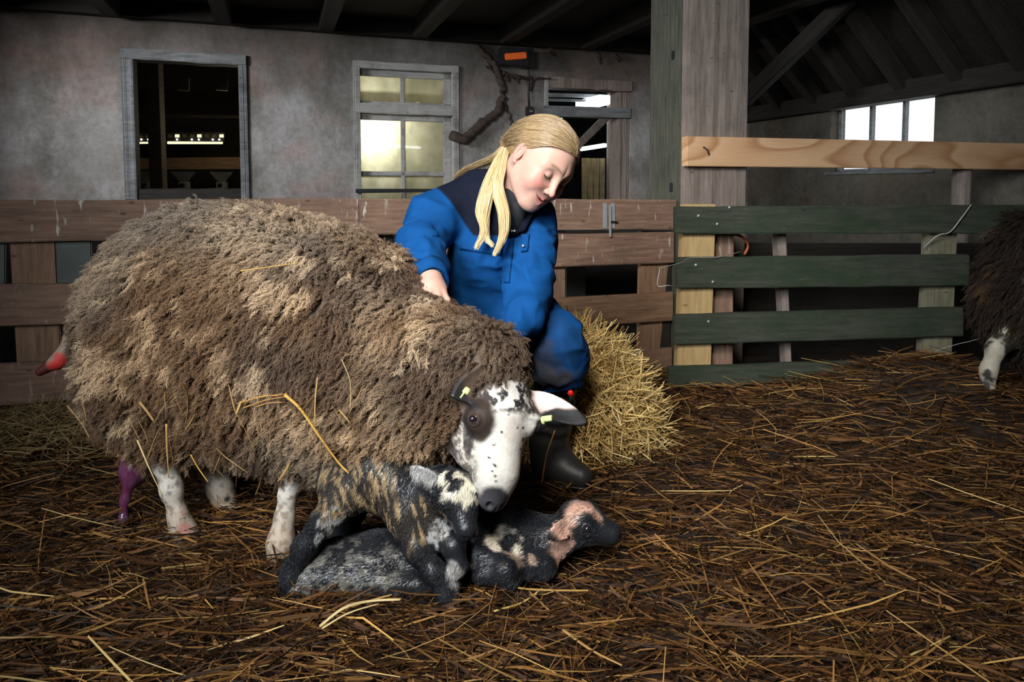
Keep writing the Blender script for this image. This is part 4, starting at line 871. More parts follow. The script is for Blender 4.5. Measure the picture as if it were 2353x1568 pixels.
def colB(V):
    c = np.tile(BLK, (len(V), 1)); mm = sstep(.51, .6, fbm(V * np.array([.8, .8, 1]), 110, 4))
    c = addc(c, (.15, .14, .12), patch(V, [(740, 1330, 1.40, 70), (830, 1330, 1.40, 70), (800, 1290, 1.42, 60), (900, 1330, 1.40, 40)], .5, 30, .4) * mm * .9)
    c = addc(c, (.62, .55, .45), patch(V, [(1165, 1210, 1.42, 32), (1192, 1198, 1.43, 20), (1146, 1235, 1.42, 24), (1140, 1255, 1.42, 16), (1205, 1235, 1.43, 14), (1185, 1262, 1.42, 16)], .55, 40)); c = addc(c, (.42, .30, .22), patch(V, [(1190, 1285, 1.40, 22), (1160, 1300, 1.38, 10), (1225, 1290, 1.41, 12)], .7, 50) * .7)
    c = addc(c, GRY * .8, patch(V, [(1060, 1250, 1.42, 30), (1090, 1285, 1.41, 22), (1040, 1280, 1.42, 18)], .6, 60) * sstep(.4, .6, fbm(V, 60)))
    pk = patch(V, [(1322, 1156, 1.45, 26), (1350, 1154, 1.45, 26), (1335, 1160, 1.45, 36), (1308, 1188, 1.43, 28), (1290, 1235, 1.44, 26), (1278, 1270, 1.45, 24), (1300, 1255, 1.44, 22), (1378, 1180, 1.44, 22), (1390, 1210, 1.43, 12), (1280, 1205, 1.42, 22)], .25, 40)
    c = addc(c, PNK * (.9 + 0 * V[:, :1]), pk); c = addc(c, (.30, .2, .15), pk * sstep(.5, .6, fbm(V, 80)) * .5)
    c = addc(c, BLK, patch(V, [(1352, 1205, 1.425, 32), (1365, 1232, 1.425, 26), (1340, 1235, 1.43, 26), (1402, 1228, 1.43, 24), (1385, 1246, 1.43, 22), (1258, 1230, 1.41, 17), (1345, 1180, 1.42, 12)], .25, 60)); return addc(c, (.45, .28, .2), patch(V, [(1035, 1362, 1.39, 10)], .2))
make_lamb('black and white newborn lamb lying on the straw, pink head raised', lambB, colB, P(625, 1420, 1.5) - [.03, .16, .0], P(1440, 1100, 1.5) + [.03, .14, .02], lambda p: np.stack([-.9 + 0 * p[:, 0], 0 * p[:, 0], -.6 + 0 * p[:, 0]], 1), BO, BH, 46000)
# dark sheep at the right edge
S2 = [(2395, 700, 2.5, 120), (2480, 680, 2.5, 165), (2640, 690, 2.6, 170)]
S2L = [[(2330, 760, 2.45, 42), (2290, 800, 2.42, 19), (2272, 850, 2.42, 15), (2268, 890, 2.42, 18)], [(2400, 780, 2.5, 46), (2395, 860, 2.5, 17), (2392, 905, 2.5, 20)], [(2600, 820, 2.5, 40), (2600, 940, 2.5, 17)], [(2660, 820, 2.7, 40), (2660, 920, 2.7, 17)]]
t2 = lambda p: smin(chain(p, S2, .1), chain(p, [(2380, 560, 2.5, 70), (2400, 640, 2.5, 100)], .1), .1); l2 = lambda p: np.minimum(np.minimum(chain(p, S2L[0], .03), chain(p, S2L[1], .03)), np.minimum(chain(p, S2L[2], .03), chain(p, S2L[3], .03)))
s2 = empty('sheep', (*P(2480, 900, 2.5)[:2], 0), 'dark sheep cut off by the right edge, beside the green fence', 'sheep')
V2, F2 = surf(lambda p: smin(t2(p), l2(p), .03), P(2200, 960, 2.2) - [.05, 0, .05], P(2860, 480, 2.9) + [.1, .1, .1], .009, pad=.02)
w2 = sstep(.012, -.002, t2(V2) - l2(V2)); c2 = addc(np.tile(np.array([.4, .36, .28]), (len(V2), 1)), (.03, .025, .02), sstep(.45, .55, fbm(V2, 26))); c2 = addc(c2, (.03, .02, .015), w2)
npmesh('body', V2, F2, M['hide'], s2, c2)
def c2f(p):
    k = sstep(.55, .7, fbm(p, 8))[:, None]; a = np.array([.018, .011, .007]) * (1 - k) + np.array([.07, .04, .018]) * k; return a * .7, a * 1.3
wool(V2, F2, 3500, 9, lambda c: sstep(.006, -.004, t2(c) - l2(c)) * (c[:, 0] < P(2480, 700, 2.5)[0]), c2f, .05, .003, .0008, .6, 'fleece', s2, K=6)
# ================================================================== THE GIRL
girl = empty('person', (*P(1200, 900, 1.98)[:2], 0), 'blond girl in blue overalls and black boots, leaning down with a hand on the ewe', 'person')
gU = unit(cam2w((.62, .75, .17))); gL = cam2w((.60, -.36, -.72)); gL = unit(gL - (gL @ gU) * gU); gF = np.cross(gL, gU)
GH = np.stack([gL, gU, gF], 1); GO = P(1241, 374, 1.84)
h2w = lambda x, y, z: GO + GH @ np.array([x, y, z])
def head_sdf(p):
    q = (p - GO) @ GH; a = q.copy(); a[:, 0] = np.abs(q[:, 0])
    d = ell(q, (0, .032, -.012), (.074, .082, .096))
    d = smin(d, ell(q, (0, -.028, .030), (.060, .070, .056)), .035)
    d = smin(d, cone(a, (.046, -.048, -.004), (.018, -.092, .058), .020, .017), .035)
    d = smin(d, ball(q, (0, -.096, .068), .0155), .025)
    d = smin(d, ball(a, (.037, -.034, .056), .028), .025)                 # cheeks
    d = smin(d, cone(a, (.012, .021, .0775), (.044, .018, .060), .009, .010), .03)   # brow
    d = smax(d, -ball(a, (.031, .000, .098), .0185), .016)                  # socket
    d = smin(d, ball(a, (.0315, -.001, .0715), .0132), .005)                 # lids
    d = smin(d, cone(q, (0, .008, .085), (0, -.031, .0995), .0055, .0075), .012)    # nose
    d = smin(d, ball(q, (0, -.035, .1025), .0078), .006)
    d = smin(d, ball(a, (.0095, -.0375, .094), .0060), .006)
    d = smax(d, -ell(a, (.0058, -.0445, .100), (.0032, .003, .0045)), .003)
    d = smin(d, ell(q, (0, -.066, .0745), (.029, .018, .0135)), .018)
    d = smin(d, cone(a, (.0, -.0605, .0905), (.026, -.0575, .0760), .0036, .0022), .006)
    d = smin(d, cone(a, (.0, -.0755, .0880), (.024, -.0640, .0770), .0044, .0024), .006)
    m = np.abs(q[:, 1] - (-.0655 + (a[:, 0] / .023) ** 2 * .0065)) - .0014 * np.clip(1 - (a[:, 0] / .027) ** 2, 0, 1)
    d = smax(d, -np.maximum(np.maximum(m, a[:, 0] - .028), .071 - q[:, 2]), .0015)
    # ears
    e = ell(a, (.0745, -.006, -.012), (.008, .031, .019), frame((.25, 0, 1), (0, 1, -.12)))
    e = smax(e, -ell(a, (.0820, -.001, -.004), (.0085, .020, .0105), frame((.25, 0, 1), (0, 1, -.12))), .005)
    d = smin(d, e, .006); d = smin(d, ball(a, (.073, -.033, -.003), .006), .005)
    return d
neckp = [(h2w(0, -.045, -.028), .050), (P(1178, 440, 1.895), .050), (P(1150, 490, 1.93), .058)]
def skin_cone(p, pts, k=.02):
    d = None
    for (a, b, c, r), (a2, b2, c2, r2) in zip(pts[:-1], pts[1:]):
        e = cone(p, P(a, b, c), P(a2, b2, c2), R(r, c), R(r2, c2)); d = e if d is None else smin(d, e, k)
    return d
# right hand, fingers closing into the wool
HW = P(988, 640, 1.655); hx = unit(P(1000, 700, 1.575) - HW); hz_ = unit(cam2w((.25, .45, .86)) - (cam2w((.25, .45, .86)) @ hx) * hx); hy = np.cross(hz_, hx)
if hy @ np.array([1, 0, 0]) < 0: hy = -hy
def hp(x, y, z): return HW + hx * x + hy * y + hz_ * z
FING = [[(.062, -.026, .004), (.094, -.031, .006), (.110, -.031, -.014), (.112, -.029, -.030)], [(.066, -.009, .006), (.102, -.010, .008), (.120, -.010, -.014), (.121, -.009, -.032)],
        [(.064, .009, .005), (.098, .011, .006), (.115, .011, -.015), (.116, .010, -.031)], [(.058, .024, .002), (.084, .029, .002), (.098, .029, -.014), (.099, .028, -.027)],
        [(.022, -.030, -.002), (.048, -.050, -.006), (.070, -.056, -.016), (.084, -.052, -.026)]]
FR = [(.0095, .0088, .0078, .007), (.0098, .009, .008, .007), (.0094, .0088, .0078, .007), (.0085, .0078, .007, .0062), (.013, .0108, .0092, .008)]
def hand_sdf(p):
    q = np.stack([(p - HW) @ hx, (p - HW) @ hy, (p - HW) @ hz_], 1)
    d = smin(cone(q, (.0, 0, 0), (.03, 0, 0), .026, .026), ell(q, (.040, -.001, .0), (.038, .036, .0165)), .02)
    for f, r in zip(FING, FR):
        e = None
        for k in range(3):
            c = cone(q, f[k], f[k + 1], r[k], r[k + 1]); e = c if e is None else smin(e, c, .004)
        d = smin(d, e, .008)
    return d
ARM_R = [(1030, 480, 1.94, 40), (968, 575, 1.80, 34), (989, 645, 1.655, 26)]
def girl_skin(p):
    d = head_sdf(p)
    for (a, ra), (b, rb) in zip(neckp[:-1], neckp[1:]): d = smin(d, cone(p, a, b, ra, rb), .025)
    d = smin(d, skin_cone(p, [(1150, 490, 1.93, 48), (1135, 600, 1.99, 60), (1120, 700, 2.05, 60)]), .03)
    d = smin(d, skin_cone(p, [(1150, 490, 1.93, 40)] + ARM_R), .03); d = smin(d, hand_sdf(p), .012)
    d = smin(d, skin_cone(p, [(1150, 490, 1.93, 40), (1228, 515, 1.93, 38), (1222, 650, 1.85, 32), (1180, 770, 1.72, 24), (1168, 800, 1.69, 26)]), .03)
    d = smin(d, skin_cone(p, [(1120, 700, 2.05, 60), (1275, 785, 1.88, 44), (1282, 885, 1.93, 34), (1266, 1040, 1.95, 28), (1300, 1085, 1.92, 22)]), .03)
    return smin(d, skin_cone(p, [(1120, 700, 2.05, 60), (1015, 790, 1.95, 44), (1040, 900, 2.02, 32), (1045, 1020, 2.04, 26)]), .03)
glo, ghi = P(920, 1120, 1.6) - [.05, .02, .02], P(1400, 270, 2.1) + [.1, .08, .06]
# one skin, meshed finely over the head and more coarsely below the collar
Vg, Fg = surf(lambda p: smax(girl_skin(p), .178 - np.linalg.norm(p - GO, axis=1), .0005), glo, ghi, .0034, pad=.008)
Vf, Ff = surf(lambda p: smax(girl_skin(p), np.linalg.norm(p - GO, axis=1) - .182, .0005), GO - .19, GO + .19, .0017, pad=.006)
Fg = np.concatenate([Fg, Ff + len(Vg)]); Vg = np.concatenate([Vg, Vf])
q = (Vg - GO) @ GH; qa = np.abs(q[:, 0]); y, z = q[:, 1], q[:, 2]; hd_ = (np.linalg.norm(q, axis=1) < .2)
nz = fbm(Vg, 120, 3)
cs = np.tile(np.array([.52, .31, .24]), (len(Vg), 1)) * (.94 + .12 * nz[:, None])
def eg(c, r): return np.exp(-((qa - c[0]) ** 2 / r[0] ** 2 + (y - c[1]) ** 2 / r[1] ** 2 + np.where(z < .0, 9, 0)))
cs = addc(cs, (.62, .19, .15), .6 * eg((.048, -.030), (.024, .022)) * hd_); cs = addc(cs, (.62, .22, .17), .6 * np.exp(-((q - np.array([0, -.036, .104])) ** 2).sum(1) / .014 ** 2))
cs = addc(cs, (.62, .20, .16), .6 * np.exp(-(np.maximum(np.abs(qa - .076) - .006, 0) / .006) ** 2 - ((y + .005) / .03) ** 2 - ((z + .012) / .022) ** 2))
lip = ((np.abs(y + .067 - .0055 * (qa / .023) ** 2) < .0112 - .0098 * (qa / .0275) ** 2) & (qa < .027) & (z > .072)) * 1.0; cs = addc(cs, (.50, .14, .13), .7 * lip)
mth = ((np.abs(y - (-.0655 + (qa / .023) ** 2 * .0065)) < .0016 * np.clip(1 - (qa / .027) ** 2, 0, 1)) & (z > .07)) * 1.0; cs = addc(cs, (.06, .02, .02), mth * .9)
brow = np.exp(-((y - (.0225 + .004 * np.sin(np.clip((qa - .012) / .036, 0, 1) * 2.4) )) / .0038) ** 2) * sstep(.010, .016, qa) * sstep(.052, .042, qa) * (z > .04); cs = addc(cs, (.22, .13, .07), brow * .95 * (.6 + .6 * fbm(Vg, 500, 2)))
cs = addc(cs, (.40, .20, .16), .45 * np.exp(-(np.hypot(qa - .0315, y + .001) - .013) ** 2 / .003 ** 2) * (z > .05))
lash = (np.abs(y - (-.0055 - .0025 * (1 - ((qa - .0315) / .013) ** 2))) < .0017) & (np.abs(qa - .0315) < .0135) & (z > .06); cs = addc(cs, (.05, .03, .025), lash * .9)
cs = addc(cs, (.66, .30, .25), patch(Vg, [(1000, 690, 1.68, 34), (1180, 800, 1.7, 40)], .3) * .5)
npmesh('body', Vg, Fg, M['skin'], girl, cs)
# upper teeth behind the parted lips
tube('teeth', [h2w(x, -.0625 + abs(x) * .08,   .0842 - x * x * 20) for x in np.linspace(-.014, .014, 9)], .0022, simple('tooth', (.75, .7, .62), .3, var=.05), girl, sides=6)
# lashes: short curved hairs along each closed lid
ls_ = []
for s in (1, -1):
    for x in np.linspace(-.0125, .0125, 26):
        a = np.array([s * .0315 + x, -.0055 - .0025 * (1 - (x / .013) ** 2), .0842 - abs(x) ** 2 * 38]); ls_.append([h2w(*a), h2w(a[0] + x * .15, a[1] - .0025, a[2] + .0025), h2w(a[0] + x * .3, a[1] - .003, a[2] + .0045)])
ls_ = np.array(ls_); curves('eyelashes', ls_, np.tile([.00035, .0003, .00012], (len(ls_), 1)), np.ones((len(ls_), 3, 3)) * np.array([.06, .035, .02]), M['hair'], girl, loc=girl.location)
er = h2w(-.0795, -.037, -.001); bm = bmesh.new()
o = tube('earring', [er + GH @ np.array([0, math.cos(t) * .0045 - .003, math.sin(t) * .0045]) for t in np.linspace(0, 6.0, 16)], .0009, M['iron'], girl, sides=6)

# hair ---------------------------------------------------------------------
cap_c, cap_r = np.array([0, .036, -.016]), np.array([.0795, .0855, .1005])
hairline = lambda d: None
KN = np.array([-.030, -.022, -.112])       # where the ponytail is tied
def hair_cap(p):
    q = (p - GO) @ GH; d = ell(q, cap_c, cap_r); a = np.abs(q[:, 0])
    front = .060 + .024 * np.clip((q[:, 2] - .0) / .09, 0, 1)                 # hairline height rising to the forehead
    low = np.where(q[:, 2] > -.004, (.036 - .5 * (q[:, 2] + .004) * 0) , -.010 + 0 * a)
    line = .012 + .062 * sstep(-.005, .075, q[:, 2]) - .075 * sstep(.0, -.055, q[:, 2])
    d = smax(d, line - q[:, 1], .008)
    return smin(d, cone(q, (KN[0] * .6, -.01, -.085), KN, .034, .019), .03)
Vh, Fh = surf(hair_cap, GO - .16, GO + .16, .004, pad=.006)
hairo = empty('hair', GO); setparent(hairo, girl)
qh = (Vh - GO) @ GH; strk = fbm(np.stack([np.arctan2(qh[:, 0], qh[:, 1] + .05) * .05, qh[:, 2] * .1, 0 * qh[:, 0]], 1), 160, 3)
npmesh('scalp_hair', Vh, Fh, M['hair'], hairo, mixc((.19, .115, .05), (.36, .24, .11), strk))
def hcol(n, K, a=(.15, .095, .045), b=(.40, .285, .15)):
    k = rng.random((n, 1, 1)) ** 1.2; return (np.array(a) * (1 - k) + np.array(b) * k) * np.ones((1, K, 1))
n = 7500; th = rng.uniform(-1, 1, n); rt = []
# roots: the middle parting, the hairline and the crown, all combed back to the knot
while len(rt) < n:
    v = unit(rng.normal(size=(4000, 3))); s = cap_c + v * cap_r * .985
    line = .012 + .062 * sstep(-.005, .075, s[:, 2]) - .075 * sstep(.0, -.055, s[:, 2])
    s = s[(s[:, 1] > line - .001)]; rt.extend(s.tolist())
rt = np.array(rt[:n]); K = 9; path = np.zeros((n, K, 3)); t = np.linspace(0, 1, K)
u0 = (rt - cap_c) / cap_r; u1 = (KN + rng.normal(0, .007, (n, 3)) - cap_c) / cap_r; L1 = np.linalg.norm(u1, axis=1, keepdims=True); u1n = u1 / L1; u0n = unit(u0)
mid = unit(u0n * np.array([1.5, .75, .6]) + .6 * u1n); mid = unit(mid + 0 * u0n)
for k in range(K):
    f = t[k]; v = unit(u0n * (1 - f) ** 2 + 2 * f * (1 - f) * mid * .8 + u1n * f * f); rad = 1.0 + .018 * math.sin(f * math.pi) + (L1 - 1.0) * max(0, f - .6) / .4
    path[:, k] = cap_c + v * cap_r * rad + rng.normal(0, .0006, (n, 3))
ln_ = .012 + .062 * sstep(-.005, .075, path[:, :, 2]) - .075 * sstep(.0, -.055, path[:, :, 2]); path[:, :, 1] = np.maximum(path[:, :, 1], ln_ + .001 * rng.random((n, 1)))
ok_ = (np.linalg.norm((path[:, :6] - cap_c) / cap_r, axis=2).max(1) < 1.045); path = path[ok_]; n = len(path)
path = GO + path @ GH.T
curves('combed_hair', path, np.full((n, K), .00048) * np.linspace(1, .8, K), hcol(n, K), M['hair'], hairo, loc=hairo.location)
KW = h2w(*KN)
def strand_lock(path, n, spread, taper=1.0, a=(.46, .32, .14), b=(.90, .73, .42)):
    c = spline(path, 22); K = 22; tt = np.linspace(0, 1, K)
    off = rng.normal(0, .8, (n, 3)); off /= np.maximum(1, np.linalg.norm(off, axis=1, keepdims=True) / 1.5)
    w = spread * (.5 + .75 * np.sin(tt * math.pi * .8)) * (1 - .7 * tt ** 4); wav = rng.normal(0, 1, (n, 3)); ph = rng.random((n, 1)) * 6
    pts = c[None] + off[:, None] * w[None, :, None] * np.array([1, .7, .35]) + (np.sin(tt[None] * 6 + ph) * .0022)[..., None] * wav[:, None]
    ln = 1 - .30 * rng.random((n, 1)) ** 2.2; pts = np.stack([np.stack([np.interp(tt * l, tt, pts[i, :, k]) for k in range(3)], 1) for i, l in enumerate(ln[:, 0])])
    return pts, np.full((n, K), .00042) * np.linspace(1, .6, K), hcol(n, K, a, b)
p1 = [KW, P(1152, 352, 1.875), P(1136, 385, 1.845), P(1118, 430, 1.82), P(1103, 485, 1.80), P(1112, 530, 1.795), P(1094, 571, 1.79)]
p2 = [KW, P(1158, 352, 1.87), P(1150, 392, 1.83), P(1143, 432, 1.805), P(1157, 490, 1.795), P(1156, 540, 1.79), P(1136, 586, 1.785)]
p3 = [KW, P(1154, 352, 1.87), P(1143, 400, 1.835), P(1126, 450, 1.81), P(1116, 500, 1.80), P(1118, 545, 1.795), P(1132, 566, 1.79)]
p4 = [KW, P(1140, 362, 1.90), P(1105, 378, 1.93), P(1070, 392, 1.97), P(1042, 412, 2.0)]
A = [strand_lock(p1, 900, .0066), strand_lock(p2, 1250, .0080), strand_lock(p3, 300, .005)]
pony = curves('ponytail', *[np.concatenate([x[i] for x in A]) for i in range(3)], M['hair'], girl, loc=girl.location)
x = strand_lock(p4, 160, .012, a=(.25, .17, .08), b=(.42, .3, .15)); curves('loose_hair', *x, M['hair'], hairo, loc=hairo.location)

# overalls ------------------------------------------------------------------
def wrk(p, f=1.0): # folds of stiff cloth
    a = fbm(np.stack([p[:, 0] + .5 * p[:, 2], p[:, 1], .5 * p[:, 2] - .3 * p[:, 0]], 1), 10 * f, 2); b = fbm(p * np.array([.6, .6, 1.3]) + 4, 17 * f, 1)
    return (np.abs(a - .5) * 2) * .022 + (np.abs(b - .5) * 2) * .009 - .009
SL_R = [(1030, 478, 1.93, 56), (1000, 505, 1.90, 60), (963, 568, 1.80, 52), (978, 610, 1.72, 44), (990, 645, 1.66, 38)]
SL_L = [(1222, 512, 1.93, 50), (1228, 575, 1.90, 48), (1216, 655, 1.84, 50), (1200, 720, 1.77, 44), (1180, 778, 1.71, 36)]
TOR = [(1120, 700, 2.05, 86), (1125, 640, 2.02, 96), (1140, 560, 1.97, 98), (1150, 500, 1.94, 78)]
LEG_L = [(1140, 712, 2.04, 78), (1215, 745, 1.95, 70), (1275, 785, 1.86, 62), (1287, 835, 1.88, 60), (1284, 880, 1.92, 54)]
LEG_R = [(1105, 710, 2.04, 76), (1050, 740, 1.99, 68), (1010, 785, 1.94, 60), (1030, 870, 2.0, 52), (1040, 930, 2.03, 48)]
def cover(p):
    d = chain(p, TOR, .06); d = smin(d, chain(p, [(1045, 472, 1.95, 46), (1105, 448, 1.945, 48), (1165, 462, 1.92, 50), (1225, 500, 1.93, 46)], .04), .05)
    d = smin(d, chain(p, SL_R, .03), .03); d = smin(d, chain(p, SL_L, .03), .022); d = smin(d, chain(p, LEG_L, .04), .03); d = smin(d, chain(p, LEG_R, .04), .03)
    d = d + wrk(p)
    # ringed folds at elbows and knee
    for c, ax, rr in (((966, 580, 1.78), (0.1, -.2, -1), .09), ((1220, 640, 1.85), (-.2, -.4, -1), .09), ((1285, 850, 1.89), (0, .1, -1), .08), ((1205, 715, 1.79), (-.2, -.5, -1), .07)):
        v = p - P(*c); w = np.exp(-(v ** 2).sum(1) / rr ** 2); d = d + w * .006 * np.sin((v @ unit(np.array(ax, float))) * 95 + fbm(p, 16, 2) * 11)
    # openings: neck, cuffs, hems
    d = smax(d, -cone(p, P(1186, 470, 1.86), P(1192, 425, 1.83), R(30, 1.86), R(66, 1.83)), .01)
    e = P(992, 645, 1.66); ax = unit(P(992, 645, 1.66) - P(978, 610, 1.72)); d = smax(d, np.where(np.linalg.norm(p - e, axis=1) < .14, (p - e) @ ax - .004, -1), .006)
    d = smax(d, -cone(p, P(986, 630, 1.685), P(1000, 685, 1.60), R(28, 1.68), R(33, 1.6)), .004)
    e = P(1284, 884, 1.92); d = smax(d, np.where(np.linalg.norm(p - e, axis=1) < .13, -(p[:, 2] - e[2]) + .25 * (p[:, 0] - e[0]), -1), .006)
    d = smax(d, -cone(p, P(1283, 868, 1.92), P(1283, 930, 1.93), R(40, 1.92), R(52, 1.93)), .004)
    return d
Vc, Fc = surf(cover, P(890, 980, 1.75) - [.03, .12, 0], P(1390, 390, 2.0) + [.05, .2, .06], .0042, pad=.03)
blue = np.array([.004, .062, .215]); navy = np.array([.006, .008, .018]); cc = np.tile(blue, (len(Vc), 1)) * (.85 + .3 * fbm(Vc, 9)[:, None])
def pln(c, n, soft=.004): return sstep(soft, -soft, (Vc - P(*c)) @ unit(cam2w(n)))
yk = pln((1022, 462, 1.93), (-.80, -.55, .22)) * pln((1110, 542, 1.88), (0, -1, .05)) * pln((1236, 505, 1.90), (.86, -.35, .3))
yk = np.maximum(yk, patch(Vc, [(1272, 560, 1.90, 24), (1273, 595, 1.89, 24), (1270, 625, 1.87, 20)], .1, 30, .06)); yk[Vc[:, 2] < P(1200, 660, 1.85)[2]] = 0
cc = addc(cc, navy, yk)
knee = patch(Vc, [(1250, 850, 1.82, 52), (1235, 812, 1.80, 38), (1285, 858, 1.83, 36), (1225, 870, 1.86, 30)], .35, 22, .3); cc = addc(cc, (.075, .07, .07), knee * .9)
cc = addc(cc, (.010, .045, .13), patch(Vc, [(1285, 790, 1.80, 70), (1320, 840, 1.85, 40)], .5, 18, .4) * .6)
cv_ = npmesh('overalls', Vc, Fc, M['cloth'], girl, cc); cv_['label'] = 'royal blue overalls with navy shoulders'
# cuff, collar, pocket flaps, snaps, zip
def ring(name, c, ax, r0, r1, h, m, par, col, ec=1.0):
    ax = unit(np.asarray(ax, float)); a = unit(np.cross(ax, [.2, .9, .3])); b = np.cross(ax, a); n = 40; V = []; Fq = []
    prof = [(r0 * .9, -h / 2), (r0, -h / 2), (r0 * 1.02, 0), (r1, h / 2), (r1 * .88, h / 2), (r1 * .88, 0)]
    for i in range(n):
        t = i / n * 2 * math.pi; w = 1 + .04 * math.sin(3 * t + 1) + .02 * math.sin(7 * t)
        for r, z in prof: V.append(c + ax * z + (a * math.cos(t) + b * math.sin(t) * ec) * r * w)
    k = len(prof)
    for i in range(n):
        for j in range(k): Fq.append((i * k + j, i * k + (j + 1) % k, ((i + 1) % n) * k + (j + 1) % k, ((i + 1) % n) * k + j))
    return npmesh(name, V, Fq, m, par, np.tile(np.array(col), (len(V), 1)))
ax = P(993, 655, 1.645) - P(981, 615, 1.71); ring('cuff', P(988, 636, 1.675), ax, .046, .043, .048, M['cloth'], cv_, blue * 1.05)
def on_cover(px, py, Y0=1.6, eps=.002):
    a = P(px, py, Y0); d = unit(a - np.array([0, 0, HC]))
    for _ in range(60):
        s = cover(a[None])[0]
        if s < eps: break
        a = a + d * s * .7
    return a
def cloth_patch(name, quad, nu, nv, m, col, off=.006, par=cv_):
    q0, q1, q2, q3 = [np.array(x, float) for x in quad]; V = []
    for j in range(nv + 1):
        for i in range(nu + 1):
            u, v = i / nu, j / nv; pp = (q0 * (1 - u) + q1 * u) * (1 - v) + (q3 * (1 - u) + q2 * u) * v; w = on_cover(*pp); V.append(w - unit(w - np.array([0, 0, HC])) * off)
    V = np.array(V); back = V + unit(V - np.array([0, 0, HC])) * (off + .004); n = len(V); W_ = nu + 1; Fq = []
    for j in range(nv):
        for i in range(nu):
            a = j * W_ + i; f = (a, a + 1, a + W_ + 1, a + W_); Fq.append(f); Fq.append(tuple(n + k for k in f[::-1]))
    bd = [i for i in range(W_)] + [j * W_ + nu for j in range(1, nv + 1)] + [nv * W_ + i for i in range(nu - 1, -1, -1)] + [j * W_ for j in range(nv - 1, 0, -1)]
    for a, b in zip(bd, bd[1:] + bd[:1]): Fq.append((b, a, n + a, n + b))
    return npmesh(name, np.concatenate([V, back]), Fq, m, par, np.tile(np.array(col), (2 * n, 1)))
pf_ = cloth_patch('pocket_flap', ((1060, 553), (1155, 560), (1150, 588), (1056, 572)), 12, 4, M['cloth'], blue * .95)
pf2 = cloth_patch('pocket_flap', ((1198, 538), (1216, 538), (1212, 577), (1197, 578)), 4, 8, M['cloth'], blue * .9)
zp = cloth_patch('front_placket', ((1163, 548), (1181, 548), (1170, 650), (1150, 650)), 3, 14, M['cloth'], blue * .85, .004)
cl_ = cloth_patch('collar', ((1158, 470), (1172, 474), (1192, 538), (1162, 546)), 5, 10, M['cloth'], navy * 1.1, .010); cr_ = cloth_patch('collar', ((1232, 480), (1222, 492), (1180, 538), (1206, 532)), 5, 8, M['cloth'], navy * 1.1, .010)
for x_, y_, pr_ in ((1202, 565, pf2), (1176, 531, cl_), (1182, 531, cl_), (1222, 486, cr_)):
    w = on_cover(x_, y_); d_ = unit(w - np.array([0, 0, HC])); tube('snap', [w - d_ * .015, w - d_ * .006], .0035, M['iron'], pr_, sides=12)
# black jersey at the neck
V, Fq = surf(lambda p: smax(np.minimum(cone(p, P(1176, 462, 1.875), P(1150, 500, 1.935), .052, .062), cone(p, P(1190, 475, 1.85), P(1170, 520, 1.88), .03, .04)), -cone(p, neckp[0][0], neckp[1][0], .048, .0485), .004), P(1080, 560, 1.8) - [0, .05, 0], P(1260, 400, 1.9) + [0, .12, 0], .004)
npmesh('black_jersey', V, Fq, M['shirt'], girl)
# boots
def boot(pts, sole, name, lab):
    f = lambda p: smin(chain(p, pts[:4], .03), chain(p, pts[3:], .03), .03) + .0025 * np.sin(p[:, 2] * 160 + fbm(p, 14, 2) * 8) * sstep(.1, .2, p[:, 2]) * sstep(.36, .28, p[:, 2])
    Q = np.array([P(a, b, c) for a, b, c, r in pts]); g = lambda p: smax(f(p), -(p[:, 2] - .004), .006)
    V, Fq = surf(g, Q.min(0) - .09, Q.max(0) + .09, .0045); b = npmesh('boot', V, Fq, M['boot'], girl)
    s = lambda p: smax(smax(f(p) - .004, p[:, 2] - .022, .004), -(p[:, 2] - .0), .003); V, Fq = surf(s, Q.min(0) - .09, Q.max(0) + .09, .0045); npmesh('sole', V, Fq, M['black'], b); return b
b1 = boot([(1272, 900, 1.93, 52), (1268, 955, 1.95, 47), (1262, 1020, 1.96, 42), (1266, 1064, 1.96, 42), (1300, 1082, 1.93, 34), (1335, 1096, 1.90, 28)], .02, 'boot', '')
b2 = boot([(1040, 930, 2.04, 50), (1044, 985, 2.05, 44), (1046, 1030, 2.05, 40), (1046, 1050, 2.05, 40), (1020, 1060, 1.99, 34), (1000, 1070, 1.95, 28)], .02, 'boot', '')
ballmesh('boot_toggle', P(1311, 904, 1.828), R(7.5, 1.83), M['red'], b1, (1, .7, 1)); tube('boot_strap', [P(1308, 903, 1.868), P(1316, 925, 1.87), P(1319, 945, 1.88)], .006, M['boot'], b1)

